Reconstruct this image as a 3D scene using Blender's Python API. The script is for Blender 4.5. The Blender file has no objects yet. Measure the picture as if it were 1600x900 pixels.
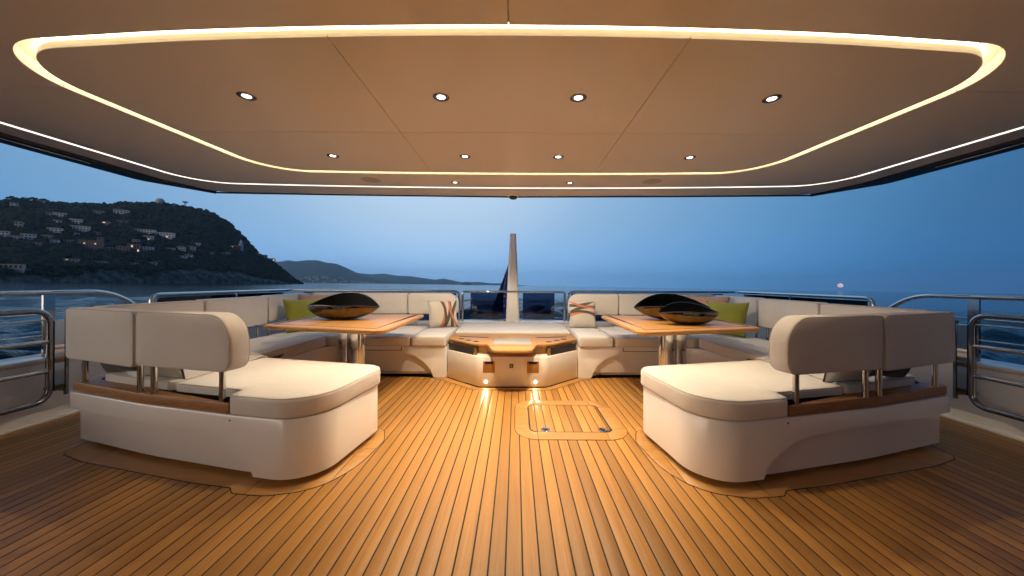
import bpy, bmesh, math, random
import numpy as np
from mathutils import Vector, Matrix, noise

random.seed(7)
sc = bpy.context.scene
COL = sc.collection
R = math.radians

# ------------------------------------------------------------------ camera
EYE = Vector((0.035, 0.0, 1.10))
cd = bpy.data.cameras.new('camera')
cam = bpy.data.objects.new('camera', cd)
COL.objects.link(cam)
cam.location = EYE
cd.lens = 12.0
cd.sensor_width = 36.0
cd.shift_x = -6.0 / 1600.0
cd.shift_y = -9.0 / 1600.0
cd.clip_start = 0.05
cd.clip_end = 200000.0
cam.rotation_euler = (Matrix.Rotation(R(90), 4, 'X') @ Matrix.Rotation(R(0.28), 4, 'Z')).to_euler()
sc.camera = cam

# ------------------------------------------------------------------ sky at dusk
world = bpy.data.worlds.new('World')
sc.world = world
world.use_nodes = True
wn = world.node_tree.nodes
wl = world.node_tree.links
bg = wn['Background']
tc = wn.new('ShaderNodeTexCoord')
dot = wn.new('ShaderNodeVectorMath'); dot.operation = 'DOT_PRODUCT'
g = Vector((-0.20, 0.88, 0.43)).normalized()
dot.inputs[1].default_value = g
wl.new(tc.outputs['Generated'], dot.inputs[0])
mr = wn.new('ShaderNodeMapRange')
mr.inputs['From Min'].default_value = -1.0
mr.inputs['From Max'].default_value = 1.0
wl.new(dot.outputs['Value'], mr.inputs['Value'])
rampw = wn.new('ShaderNodeValToRGB')
rampw.color_ramp.interpolation = 'B_SPLINE'
els = rampw.color_ramp.elements
stops = [(-1.0, (.012, .038, .10)), (0.0, (.020, .070, .19)), (.42, (.038, .155, .34)), (.62, (.105, .30, .56)),
         (.78, (.20, .40, .65)), (.90, (.31, .52, .78)), (.96, (.50, .68, .88)), (1.0, (.56, .73, .92))]
for i, (d, c) in enumerate(stops):
    e = els[i] if i < 2 else els.new((d + 1) / 2)
    e.position = (d + 1) / 2
    e.color = (*c, 1)
wl.new(mr.outputs['Result'], rampw.inputs['Fac'])
# the darker blue layer of air just above the horizon
sep = wn.new('ShaderNodeSeparateXYZ')
wl.new(tc.outputs['Generated'], sep.inputs[0])
mh = wn.new('ShaderNodeMapRange'); mh.interpolation_type = 'SMOOTHSTEP'
mh.inputs['From Min'].default_value = -0.02
mh.inputs['From Max'].default_value = 0.20
wl.new(sep.outputs['Z'], mh.inputs['Value'])
mxh = wn.new('ShaderNodeMix'); mxh.data_type = 'RGBA'
mxh.inputs['A'].default_value = (1.0, 1.18, 1.36, 1)
mxh.inputs['B'].default_value = (1, 1, 1, 1)
wl.new(mh.outputs['Result'], mxh.inputs['Factor'])
mul = wn.new('ShaderNodeMix'); mul.data_type = 'RGBA'; mul.blend_type = 'MULTIPLY'
mul.inputs['Factor'].default_value = 1
wl.new(rampw.outputs['Color'], mul.inputs['A'])
wl.new(mxh.outputs['Result'], mul.inputs['B'])
# a little of the physical twilight sky, the sun just set behind the camera
sky = wn.new('ShaderNodeTexSky')
sky.sky_type = 'NISHITA'
sky.sun_disc = False
sky.sun_elevation = R(-1.6)
sky.sun_rotation = R(232)
sky.ozone_density = 4.0
add = wn.new('ShaderNodeMix'); add.data_type = 'RGBA'; add.blend_type = 'ADD'
add.inputs['Factor'].default_value = 0.06
wl.new(mul.outputs['Result'], add.inputs['A'])
wl.new(sky.outputs['Color'], add.inputs['B'])
# bright sky band added on the sunset side, behind left, to fill the sofa backs
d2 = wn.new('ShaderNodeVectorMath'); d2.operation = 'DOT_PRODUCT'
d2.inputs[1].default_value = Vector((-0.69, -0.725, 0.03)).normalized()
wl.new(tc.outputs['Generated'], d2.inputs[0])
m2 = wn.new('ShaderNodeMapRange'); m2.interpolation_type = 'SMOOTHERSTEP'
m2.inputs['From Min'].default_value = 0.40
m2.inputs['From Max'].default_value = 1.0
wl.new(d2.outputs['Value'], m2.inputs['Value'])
fill_glow = wn.new('ShaderNodeMix'); fill_glow.data_type = 'RGBA'; fill_glow.blend_type = 'ADD'
fill_glow.inputs['B'].default_value = (5.6, 4.5, 3.4, 1)
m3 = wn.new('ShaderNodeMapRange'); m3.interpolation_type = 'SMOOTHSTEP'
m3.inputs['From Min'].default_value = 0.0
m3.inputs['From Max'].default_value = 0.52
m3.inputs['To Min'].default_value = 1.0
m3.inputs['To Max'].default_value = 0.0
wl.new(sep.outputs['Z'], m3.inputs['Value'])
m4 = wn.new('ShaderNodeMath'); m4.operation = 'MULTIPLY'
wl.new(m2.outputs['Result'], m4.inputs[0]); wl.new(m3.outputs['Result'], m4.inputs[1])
wl.new(m4.outputs[0], fill_glow.inputs['Factor'])
wl.new(add.outputs['Result'], fill_glow.inputs['A'])
wl.new(fill_glow.outputs['Result'], bg.inputs['Color'])
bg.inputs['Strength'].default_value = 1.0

sc.view_settings.view_transform = 'Standard'
sc.view_settings.look = 'None'
sc.view_settings.exposure = 0.0
sc.view_settings.gamma = 1.0
sc.view_settings.use_curve_mapping = False
sc.render.engine = 'CYCLES'
sc.cycles.use_denoising = True
sc.cycles.max_bounces = 10
sc.cycles.diffuse_bounces = 7
sc.cycles.volume_bounces = 0
sc.cycles.sample_clamp_indirect = 10.0
sc.cycles.caustics_reflective = False
sc.cycles.caustics_refractive = False

WARM = (1.0, 0.77, 0.50)
STRIP_WARM = (1.0, 0.74, 0.40)
SPOT_W = 150.0

# ------------------------------------------------------------------ materials
MATS = {}
def pbr(name, color, rough=.5, metal=0.0, **kw):
    m = bpy.data.materials.new(name)
    m.use_nodes = True
    b = m.node_tree.nodes['Principled BSDF']
    b.inputs['Base Color'].default_value = (*color, 1)
    b.inputs['Roughness'].default_value = rough
    b.inputs['Metallic'].default_value = metal
    for k, v in kw.items():
        b.inputs[k].default_value = v
    MATS[name] = m
    return m
def N(m, t, **kw):
    n = m.node_tree.nodes.new('ShaderNode' + t)
    for k, v in kw.items():
        setattr(n, k, v)
    return n
def L(m, a, b):
    m.node_tree.links.new(a, b)
def B(m):
    return m.node_tree.nodes['Principled BSDF']
def ramp(m, stops):
    n = N(m, 'ValToRGB')
    e = n.color_ramp.elements
    for i, (p, c) in enumerate(stops):
        x = e[i] if i < 2 else e.new(p)
        x.position = p
        x.color = (*c, 1)
    return n
def add_bump(m, height, strength, dist):
    b = N(m, 'Bump')
    b.inputs['Strength'].default_value = strength
    b.inputs['Distance'].default_value = dist
    L(m, height, b.inputs['Height'])
    L(m, b.outputs['Normal'], B(m).inputs['Normal'])
def pos(m, scale=(1, 1, 1), rot=(0, 0, 0), coord='pos'):
    mp = N(m, 'Mapping')
    mp.inputs['Scale'].default_value = scale
    mp.inputs['Rotation'].default_value = rot
    if coord == 'pos':
        gm = N(m, 'NewGeometry'); L(m, gm.outputs['Position'], mp.inputs['Vector'])
    else:
        t = N(m, 'TexCoord'); L(m, t.outputs['Object'], mp.inputs['Vector'])
    return mp.outputs['Vector']
def noise_tex(m, vec, scale, detail=4, rough=.55):
    n = N(m, 'TexNoise')
    n.inputs['Scale'].default_value = scale
    n.inputs['Detail'].default_value = detail
    n.inputs['Roughness'].default_value = rough
    L(m, vec, n.inputs['Vector'])
    return n.outputs['Fac']

def wood(name, c0, c1, c2, rough, axis='Y', vary=.35):
    m = pbr(name, c1, rough, 0, **{'Specular IOR Level': .32})
    s = {'Y': (62, 1.6, 62), 'X': (1.6, 62, 62)}[axis]
    v = pos(m, s)
    oi = N(m, 'ObjectInfo')
    off = N(m, 'VectorMath', operation='MULTIPLY_ADD')
    cmb = N(m, 'CombineXYZ')
    L(m, oi.outputs['Random'], cmb.inputs[0]); L(m, oi.outputs['Random'], cmb.inputs[1])
    L(m, cmb.outputs[0], off.inputs[0]); off.inputs[1].default_value = (37, 53, 0); L(m, v, off.inputs[2])
    f = noise_tex(m, off.outputs[0], 1.6, 6, .62)
    f2 = noise_tex(m, off.outputs[0], .35, 3, .5)
    ad = N(m, 'Math', operation='MULTIPLY_ADD'); ad.inputs[1].default_value = .45; L(m, f2, ad.inputs[0])
    L(m, f, ad.inputs[2])
    rp = ramp(m, [(.50, c0), (.72, c1), (.95, c2)])
    L(m, ad.outputs[0], rp.inputs['Fac'])
    hsv = N(m, 'HueSaturation')
    va = N(m, 'MapRange'); va.inputs['To Min'].default_value = 1 - vary; va.inputs['To Max'].default_value = 1 + vary * .7
    L(m, oi.outputs['Random'], va.inputs['Value'])
    L(m, va.outputs[0], hsv.inputs['Value']); L(m, rp.outputs['Color'], hsv.inputs['Color'])
    L(m, hsv.outputs['Color'], B(m).inputs['Base Color'])
    rr = N(m, 'MapRange'); rr.inputs['To Min'].default_value = rough - .1; rr.inputs['To Max'].default_value = rough + .12
    L(m, f, rr.inputs['Value']); L(m, rr.outputs[0], B(m).inputs['Roughness'])
    add_bump(m, f, .25, .001)
    return m
wood('teak_deck', (.320, .150, .036), (.390, .192, .046), (.435, .224, .057), .40, 'Y', .25)
wood('teak_trim', (.36, .175, .052), (.43, .222, .068), (.48, .255, .082), .32, 'X', .08)
wood('teak_ledge', (.24, .115, .045), (.33, .165, .066), (.40, .21, .09), .40, 'X', .05)
pbr('caulk', (.010, .009, .008), .7)

def fabric(name, col, weave=900, dark=.82):
    m = pbr(name, col, .85)
    B(m).inputs['Sheen Weight'].default_value = .25
    v = pos(m, coord='obj')
    w1 = N(m, 'TexWave', wave_type='BANDS', bands_direction='X'); w1.inputs['Scale'].default_value = 130; w1.inputs['Distortion'].default_value = 3
    w2 = N(m, 'TexWave', wave_type='BANDS', bands_direction='Z'); w2.inputs['Scale'].default_value = 130; w2.inputs['Distortion'].default_value = 3
    L(m, v, w1.inputs['Vector']); L(m, v, w2.inputs['Vector'])
    mu = N(m, 'Math', operation='ADD'); L(m, w1.outputs['Fac'], mu.inputs[0]); L(m, w2.outputs['Fac'], mu.inputs[1])
    n1 = noise_tex(m, v, 5, 3)
    n2 = noise_tex(m, v, 220, 2)
    rp = ramp(m, [(.30, tuple(c * dark for c in col)), (.70, col)])
    mm = N(m, 'Math', operation='MULTIPLY_ADD'); mm.inputs[1].default_value = .5
    L(m, n2, mm.inputs[0]); ml = N(m, 'Math', operation='MULTIPLY'); ml.inputs[1].default_value = .5
    L(m, n1, ml.inputs[0]); L(m, ml.outputs[0], mm.inputs[2])
    L(m, mm.outputs[0], rp.inputs['Fac']); L(m, rp.outputs['Color'], B(m).inputs['Base Color'])
    vw = pos(m, (3.0, 9.0, 5.0), (.3, .2, .5), 'obj')
    n3 = noise_tex(m, vw, 1.6, 3, .5)
    wr_ = N(m, 'Math', operation='MULTIPLY_ADD'); wr_.inputs[1].default_value = .55; L(m, n3, wr_.inputs[0]); L(m, n1, wr_.inputs[2])
    hs = N(m, 'Math', operation='MULTIPLY_ADD'); hs.inputs[1].default_value = .06
    L(m, mu.outputs[0], hs.inputs[0]); L(m, wr_.outputs[0], hs.inputs[2])
    add_bump(m, hs.outputs[0], .5, .018)
    return m
fabric('linen', (.76, .735, .70), dark=.9)
fabric('linen_back', (.74, .72, .69), dark=.9)
fabric('linen_seam', (.58, .55, .51))
fabric('green_fabric', (.30, .33, .035), dark=.7)
fabric('pink_fabric', (.62, .36, .27), dark=.75)
fabric('charcoal_fabric', (.045, .043, .045), dark=.7)
fabric('pale_fabric', (.62, .60, .56))
def gel(name, col, rough, coat=.5):
    m = pbr(name, col, rough)
    B(m).inputs['Coat Weight'].default_value = coat
    B(m).inputs['Coat Roughness'].default_value = .10
    v = pos(m)
    f = noise_tex(m, v, 1.1, 2)
    rp = ramp(m, [(.2, tuple(c * .975 for c in col)), (.8, col)])
    L(m, f, rp.inputs['Fac']); L(m, rp.outputs['Color'], B(m).inputs['Base Color'])
    r2 = N(m, 'MapRange'); r2.inputs['To Min'].default_value = rough - .02; r2.inputs['To Max'].default_value = rough + .03
    L(m, f, r2.inputs['Value']); L(m, r2.outputs[0], B(m).inputs['Roughness'])
    return m
gel('gelcoat', (.82, .805, .79), .22, .5)
gel('ceiling_paint', (.76, .735, .73), .34, .3)
pbr('speaker_cloth', (.46, .42, .39), .7)
gel('white_paint', (.78, .76, .72), .30, .4)
def steel(name, col, rough):
    m = pbr(name, col, rough, 1.0)
    v = pos(m)
    f = noise_tex(m, v, 14, 4)
    r2 = N(m, 'MapRange'); r2.inputs['To Min'].default_value = rough * .6; r2.inputs['To Max'].default_value = rough * 1.9
    L(m, f, r2.inputs['Value']); L(m, r2.outputs[0], B(m).inputs['Roughness'])
    return m
steel('steel', (.56, .55, .54), .06)
steel('dark_steel', (.30, .29, .29), .12)
steel('bezel', (.16, .17, .19), .22)
pbr('black_trim', (.012, .012, .013), .35)
pbr('rubber', (.015, .015, .016), .6)
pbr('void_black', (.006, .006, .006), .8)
pbr('tray', (.34, .32, .30), .30)
pbr('label_green', (.03, .05, .015), .4)
pbr('label_print', (.45, .48, .20), .4)
pbr('smoke_panel', (.06, .055, .06), .12)
m = pbr('bronze', (.075, .058, .036), .30, 1.0)
f = noise_tex(m, pos(m, coord='obj'), 22, 5, .6)
rp = ramp(m, [(.25, (.10, .083, .058)), (.55, (.16, .132, .092)), (.85, (.23, .19, .13))])
L(m, f, rp.inputs['Fac']); L(m, rp.outputs['Color'], B(m).inputs['Base Color'])
r2 = N(m, 'MapRange'); r2.inputs['To Min'].default_value = .08; r2.inputs['To Max'].default_value = .16
L(m, f, r2.inputs['Value']); L(m, r2.outputs[0], B(m).inputs['Roughness'])
pbr('bowl_black', (.003, .003, .003), .5, 0, **{'Specular IOR Level': .12})

def glass_smoke():
    m = bpy.data.materials.new('smoked_glass'); m.use_nodes = True
    nt = m.node_tree; nt.nodes.remove(nt.nodes['Principled BSDF'])
    out = nt.nodes['Material Output']
    tr = N(m, 'BsdfTransparent'); tr.inputs[0].default_value = (.28, .34, .46, 1)
    gl = N(m, 'BsdfGlossy'); gl.inputs['Roughness'].default_value = .02; gl.inputs[0].default_value = (1, 1, 1, 1)
    fr = N(m, 'Fresnel'); fr.inputs[0].default_value = 1.5
    mx = N(m, 'MixShader')
    L(m, fr.outputs[0], mx.inputs[0]); L(m, tr.outputs[0], mx.inputs[1]); L(m, gl.outputs[0], mx.inputs[2])
    L(m, mx.outputs[0], out.inputs['Surface'])
    MATS['smoked_glass'] = m
glass_smoke()
def emit(name, col, s):
    m = bpy.data.materials.new(name); m.use_nodes = True
    nt = m.node_tree; nt.nodes.remove(nt.nodes['Principled BSDF'])
    e = N(m, 'Emission'); e.inputs[0].default_value = (*col, 1); e.inputs[1].default_value = s
    L(m, e.outputs[0], nt.nodes['Material Output'].inputs['Surface'])
    MATS[name] = m
    return m
emit('led_cove', STRIP_WARM, 11.0)
emit('led_line', (1.0, .87, .74), 1.9)
emit('lamp_lens', (1.0, .95, .88), 5.0)
emit('courtesy_lens', (1.0, .86, .62), 14.0)
emit('window_lit', (1.0, .62, .30), 1.1)
emit('moon_glow', (1.0, .62, .56), 1.9)

# ------------------------------------------------------------------ mesh helpers
def link(o, parent=None):
    COL.objects.link(o)
    if parent is not None:
        o.parent = parent
    return o
def mesh_obj(name, verts, faces, mat, parent=None, sharp=40, smooth=True):
    me = bpy.data.meshes.new(name)
    me.from_pydata([tuple(v) for v in verts], [], faces)
    me.update()
    if smooth:
        me.polygons.foreach_set('use_smooth', [True] * len(me.polygons))
        me.set_sharp_from_angle(angle=R(sharp))
    if mat is not None:
        me.materials.append(MATS[mat] if isinstance(mat, str) else mat)
    return link(bpy.data.objects.new(name, me), parent)
def empty(name, loc=(0, 0, 0)):
    o = bpy.data.objects.new(name, None)
    o.location = loc
    o.empty_display_size = .1
    return link(o)
def tag(o, label=None, cat=None, group=None, kind=None):
    if label: o['label'] = label
    if cat: o['category'] = cat
    if group: o['group'] = group
    if kind: o['kind'] = kind
    return o
def area(p):
    return sum(p[i][0] * p[(i + 1) % len(p)][1] - p[(i + 1) % len(p)][0] * p[i][1] for i in range(len(p))) / 2
def ccw(p):
    return list(p) if area(p) > 0 else list(reversed(p))
def fillet(pts, rad, seg=8, closed=True):
    n = len(pts)
    out = []
    for i in range(n):
        p = Vector(pts[i])
        r = rad[i] if isinstance(rad, (list, tuple)) else rad
        if (not closed and i in (0, n - 1)) or r <= 0:
            out.append((p.x, p.y)); continue
        a = Vector(pts[i - 1]) - p; b = Vector(pts[(i + 1) % n]) - p
        la, lb = a.length, b.length
        a.normalize(); b.normalize()
        ang = a.angle(b)
        if ang > R(178):
            out.append((p.x, p.y)); continue
        t = min(r / math.tan(ang / 2), la * .49, lb * .49)
        rr = t * math.tan(ang / 2)
        c = p + (a + b).normalized() * (rr / math.sin(ang / 2))
        s = p + a * t; e = p + b * t
        a0 = math.atan2(s.y - c.y, s.x - c.x); a1 = math.atan2(e.y - c.y, e.x - c.x)
        d = (a1 - a0 + math.pi) % (2 * math.pi) - math.pi
        for k in range(seg + 1):
            q = a0 + d * k / seg
            out.append((c.x + rr * math.cos(q), c.y + rr * math.sin(q)))
    return out
def dense(pts, step, closed=True):
    out = []
    n = len(pts)
    for i in range(n if closed else n - 1):
        a = Vector(pts[i]); b = Vector(pts[(i + 1) % n])
        k = max(1, int(math.ceil((b - a).length / step)))
        for j in range(k):
            q = a.lerp(b, j / k); out.append(tuple(q))
    if not closed: out.append(tuple(pts[-1]))
    return out
def normals2(p, closed=True):
    n = len(p); res = []
    for i in range(n):
        a = Vector(p[i - 1]) if (closed or i > 0) else None
        b = Vector(p[(i + 1) % n]) if (closed or i < n - 1) else None
        q = Vector(p[i]); ns = []
        if a is not None and (q - a).length > 1e-7: d = (q - a).normalized(); ns.append(Vector((d.y, -d.x)))
        if b is not None and (b - q).length > 1e-7: d = (b - q).normalized(); ns.append(Vector((d.y, -d.x)))
        s = sum(ns, Vector((0, 0)))
        if s.length < 1e-6: s = ns[0] if ns else Vector((1, 0))
        u = s.normalized()
        c = max(.5, u.dot(ns[0])) if ns else 1
        res.append(u / c)
    return res
def offset(p, d, closed=True):
    nn = normals2(p, closed)
    return [(p[i][0] + nn[i].x * d, p[i][1] + nn[i].y * d) for i in range(len(p))]
def raw_offset(pts, d):
    """exact parallel offset of a polygon with straight sides (counter-clockwise, d outward)"""
    n = len(pts); out = []
    for i in range(n):
        p = Vector(pts[i]); a = (p - Vector(pts[i - 1])).normalized(); b = (Vector(pts[(i + 1) % n]) - p).normalized()
        na = Vector((a.y, -a.x)); nb = Vector((b.y, -b.x))
        k = (na + nb) / max(.15, 1 + na.dot(nb))
        out.append((p.x + k.x * d, p.y + k.y * d))
    return out
def soft_outline(pts, rad, step, seg=8):
    """function of inset: the filleted polygon shrunk by it, always with the same number of points"""
    n = len(pts)
    rad = list(rad) if isinstance(rad, (list, tuple)) else [rad] * n
    if area(pts) < 0: pts = pts[::-1]; rad = rad[::-1]
    conv = []
    for i in range(n):
        a = Vector(pts[i]) - Vector(pts[i - 1]); b = Vector(pts[(i + 1) % n]) - Vector(pts[i])
        conv.append(a.x * b.y - a.y * b.x > 0)
    cnt = [None]
    def gen(ins):
        q = raw_offset(pts, -ins)
        r2 = [max(.0015, r - ins) if c else r + ins for r, c in zip(rad, conv)]
        f = fillet(q, r2, seg)
        if cnt[0] is None:
            cnt[0] = [max(1, int(math.ceil((Vector(f[(i + 1) % len(f)]) - Vector(f[i])).length / step))) for i in range(len(f))]
        out = []
        for i, k in enumerate(cnt[0]):
            a = Vector(f[i]); b = Vector(f[(i + 1) % len(f)])
            out += [tuple(a.lerp(b, j / k)) for j in range(k)]
        return out
    gen(0)
    return gen
def slab(name, outline, prof, mat, parent=None, T=None, sharp=40, caps=(True, True)):
    """outline swept through (inset, height) steps, closed at both ends; T maps (a, b, c) to the place"""
    V = []; Fc = []
    if callable(outline):
        n = len(outline(0))
        for ins, z in prof:
            V += [(q[0], q[1], z) for q in outline(ins)]
    else:
        p = ccw(outline); n = len(p); nn = normals2(p)
        for ins, z in prof:
            for i in range(n):
                V.append((p[i][0] - nn[i].x * ins, p[i][1] - nn[i].y * ins, z))
    for k in range(len(prof) - 1):
        for i in range(n):
            j = (i + 1) % n
            Fc.append((k * n + i, k * n + j, (k + 1) * n + j, (k + 1) * n + i))
    if caps[0]: Fc.append(tuple(range(n - 1, -1, -1)))
    if caps[1]: Fc.append(tuple((len(prof) - 1) * n + i for i in range(n)))
    if T: 
        V = [T(*v) for v in V]
        o = mesh_obj(name, V, Fc, mat, parent, sharp)
        bm = bmesh.new(); bm.from_mesh(o.data); bmesh.ops.recalc_face_normals(bm, faces=bm.faces); bm.to_mesh(o.data); bm.free()
        return o
    return mesh_obj(name, V, Fc, mat, parent, sharp)
def cushion_prof(z0, z1, r, rb=.02, crown=.012):
    pr = [(rb, z0)]
    for k in range(1, 4):
        a = k / 3 * math.pi / 2; pr.append((rb * (1 - math.sin(a)), z0 + rb * (1 - math.cos(a))))
    for k in range(0, 6):
        a = k / 5 * math.pi / 2
        pr.append((r * (1 - math.cos(a)), z1 - r + r * math.sin(a)))
    pr += [(r + .03, z1 + crown * .6), (r + .07, z1 + crown)]
    return pr
def plate_prof(z0, z1, r):
    return [(0, z0), (0, z1 - r), (r * .3, z1 - r * .3), (r, z1)]
def round_prof(z0, z1, r):
    return [(r, z0), (r * .3, z0 + r * .3), (0, z0 + r), (0, z1 - r), (r * .3, z1 - r * .3), (r, z1)]
def tube(name, pts, r, mat, parent=None, seg=10, closed=False):
    P3 = [Vector(p) for p in pts]; n = len(P3)
    V = []; Fc = []
    up = None
    for i in range(n):
        if closed: t = (P3[(i + 1) % n] - P3[i - 1]).normalized()
        else: t = (P3[min(i + 1, n - 1)] - P3[max(i - 1, 0)]).normalized()
        if up is None:
            up = Vector((0, 0, 1)) if abs(t.z) < .9 else Vector((1, 0, 0))
        s = t.cross(up).normalized(); up = s.cross(t).normalized()
        for k in range(seg):
            a = 2 * math.pi * k / seg
            V.append(P3[i] + s * (math.cos(a) * r) + up * (math.sin(a) * r))
    for i in range(n if closed else n - 1):
        i2 = (i + 1) % n
        for k in range(seg):
            k2 = (k + 1) % seg
            Fc.append((i * seg + k, i * seg + k2, i2 * seg + k2, i2 * seg + k))
    if not closed:
        Fc.append(tuple(range(seg - 1, -1, -1))); Fc.append(tuple((n - 1) * seg + k for k in range(seg)))
    return mesh_obj(name, V, Fc, mat, parent, 50)
def lathe(name, prof, mat, parent=None, loc=(0, 0, 0), seg=24, T=None, sharp=40):
    V = []; Fc = []
    for r_, z in prof:
        for k in range(seg):
            a = 2 * math.pi * k / seg
            v = (r_ * math.cos(a), r_ * math.sin(a), z)
            v = T(*v) if T else (v[0] + loc[0], v[1] + loc[1], v[2] + loc[2])
            V.append(v)
    for i in range(len(prof) - 1):
        for k in range(seg):
            k2 = (k + 1) % seg
            Fc.append((i * seg + k, i * seg + k2, (i + 1) * seg + k2, (i + 1) * seg + k))
    Fc.append(tuple(range(seg - 1, -1, -1))); Fc.append(tuple((len(prof) - 1) * seg + k for k in range(seg)))
    return mesh_obj(name, V, Fc, mat, parent, sharp)
def box(name, x0, x1, y0, y1, z0, z1, mat, parent=None, r=.004):
    return slab(name, [(x0, y0), (x1, y0), (x1, y1), (x0, y1)], round_prof(z0, z1, min(r, (z1 - z0) * .45)), mat, parent, sharp=30)
def clip(poly, axis, val, keep_less):
    out = []
    n = len(poly)
    ins = lambda p: (p[axis] <= val) if keep_less else (p[axis] >= val)
    for i in range(n):
        a, b = poly[i], poly[(i + 1) % n]
        if ins(a): out.append(a)
        if ins(a) != ins(b):
            t = (val - a[axis]) / (b[axis] - a[axis])
            out.append((a[0] + (b[0] - a[0]) * t, a[1] + (b[1] - a[1]) * t))
    return out
def mir(pts, s):
    return [(p[0] * s, *p[1:]) for p in pts]

# ================================================================== DECK
deck = box('deck', -3.62, 3.62, -2.6, 5.6, -.12, -.0012, 'caulk', None, .001)
tag(deck, 'teak planked yacht deck with dark caulking', kind='structure')
PW = .0666
pl = None
for k in range(-54, 54):
    if pl is None:
        pl = box('teak_plank', -PW / 2 + .0034, PW / 2 - .0034, -2.59, 5.5, -.004, .0, 'teak_deck', deck, .0012)
        me = pl.data; o = pl
    else:
        o = link(bpy.data.objects.new('teak_plank', me), deck)
    o.location = ((k + .5) * PW, 0, random.uniform(-.0003, .0003))

# ================================================================== HARDTOP AND CEILING
CZ = 2.15
roofU = [(-3.86, -2.6), (-3.86, 3.50), (-3.52, 4.05), (-2.0, 4.13), (0, 4.19), (2.0, 4.13), (3.52, 4.05), (3.86, 3.50), (3.86, -2.6)]
roofU = fillet(roofU, [0, .25, .25, 0, 0, 0, .25, .25, 0], 8, False)
hardtop = slab('hardtop_roof', roofU, [(0, 2.215), (0, 2.40), (.05, 2.46), (.3, 2.5)], 'white_paint', None)
tag(hardtop, 'pale overhead hardtop above the deck with glowing light lines', kind='structure')
bx_ = [-1.5 + .15 * k for k in range(21)]
innerC = [(-2.43, 1.545)] + [(x, 1.425 + .0203 * x * x) for x in bx_] + [(2.43, 1.545), (2.30, 3.245)] + [(x, 3.31 - .0123 * x * x) for x in bx_[::-1]] + [(-2.30, 3.245)]
innerC = ccw(dense(fillet(innerC, [.37] + [0] * 21 + [.37, .50] + [0] * 21 + [.50], 14), .12))
in_out = offset(innerC, .030)
in_in = offset(innerC, -.030)
bx_ = [-2.4 + .3 * k for k in range(17)]
outS = [(-3.45, -2.6), (-3.42, 2.2), (-3.36, 3.66)] + [(x, 3.81 - .0133 * x * x) for x in bx_] + [(3.36, 3.66), (3.42, 2.2), (3.45, -2.6)]
outS = dense(fillet(outS, [0, 2, .42] + [0] * 17 + [.42, 2, 0], 14, False), .15, False)
s_out = offset(outS, -.022, False); s_in = offset(outS, .022, False)
if s_out[len(s_out) // 2][1] < s_in[len(s_in) // 2][1]: s_out, s_in = s_in, s_out
whiteU = fillet([(-3.64, -2.6), (-3.64, 3.55), (-3.50, 4.03), (-2.0, 4.115), (0, 4.172), (2.0, 4.115), (3.50, 4.03), (3.64, 3.55), (3.64, -2.6)], [0, .25, .2, 0, 0, 0, .2, .25, 0], 8, False)
def half(path, s):
    """the part of an open or closed path on one side of the centre line, ends exactly on it"""
    q = clip(path, 0, 0, s < 0)
    return q
prof_panel = [(.0018, CZ), (0, CZ + .002), (0, CZ + .012)]
g_ = .0016
def on_side(path, s):
    P2 = [p for p in path if p[0] * s > 1e-6]
    return P2
def cross0(path):
    for a, b in zip(path, path[1:]):
        if a[0] * b[0] <= 0 and a[0] != b[0]:
            t = -a[0] / (b[0] - a[0]); return a[1] + (b[1] - a[1]) * t
for s in (-1, 1):
    # border outside the outer light line
    a = on_side(whiteU, s); b = on_side(s_out, s)
    if s > 0: a = a[::-1]; b = b[::-1]
    poly = a + [(g_ * s, cross0(whiteU)), (g_ * s, cross0(s_out) + .0005)] + b[::-1]
    slab('ceiling_panel', poly, prof_panel, 'ceiling_paint', hardtop)
    # between the two light lines, aft and forward pieces
    b = on_side(s_in, s)
    if s > 0: b = b[::-1]
    loop = in_out
    ring = [p for p in loop if p[0] * s > 1e-6]
    # order the ring from the forward centre round the side to the aft centre
    k0 = min(range(len(loop)), key=lambda i: abs(loop[i][0]) + (0 if loop[i][1] < 2 else 9))
    seq = loop[k0:] + loop[:k0]
    if (seq[3][0]) * s < 0: seq = [seq[0]] + seq[1:][::-1]
    ring = []
    for p in seq[1:]:
        if p[0] * s < 1e-6: break
        ring.append(p)
    yc_f = loop[k0][1]; yc_a = max(p[1] for p in loop)
    SY = 1.86
    aft_b = [p for p in b if p[1] > SY]; fwd_b = [p for p in b if p[1] <= SY]
    aft_r = [p for p in ring if p[1] > SY]; fwd_r = [p for p in ring if p[1] <= SY]
    xs_b = fwd_b[-1][0]; xs_r = aft_r[0][0]
    poly = [(xs_b, SY + g_)] + aft_b + [(g_ * s, cross0(s_in)), (g_ * s, yc_a)] + aft_r[::-1] + [(xs_r, SY + g_)]
    slab('ceiling_panel', poly, prof_panel, 'ceiling_paint', hardtop)
    poly = fwd_b + [(xs_b, SY - g_), (xs_r, SY - g_)] + fwd_r[::-1] + [(g_ * s, yc_f), (g_ * s, -2.6)]
    slab('ceiling_panel', poly, prof_panel, 'ceiling_paint', hardtop)
for (xa, xb) in ((-9, -.78), (-.78, .78), (.78, 9)):
    for (ya, yb) in ((-9, 2.40), (2.40, 9)):
        q = clip(clip(clip(clip(in_in, 0, xb - g_, True), 0, xa + g_, False), 1, yb - g_, True), 1, ya + g_, False)
        slab('ceiling_panel', q, prof_panel, 'ceiling_paint', hardtop)
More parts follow.
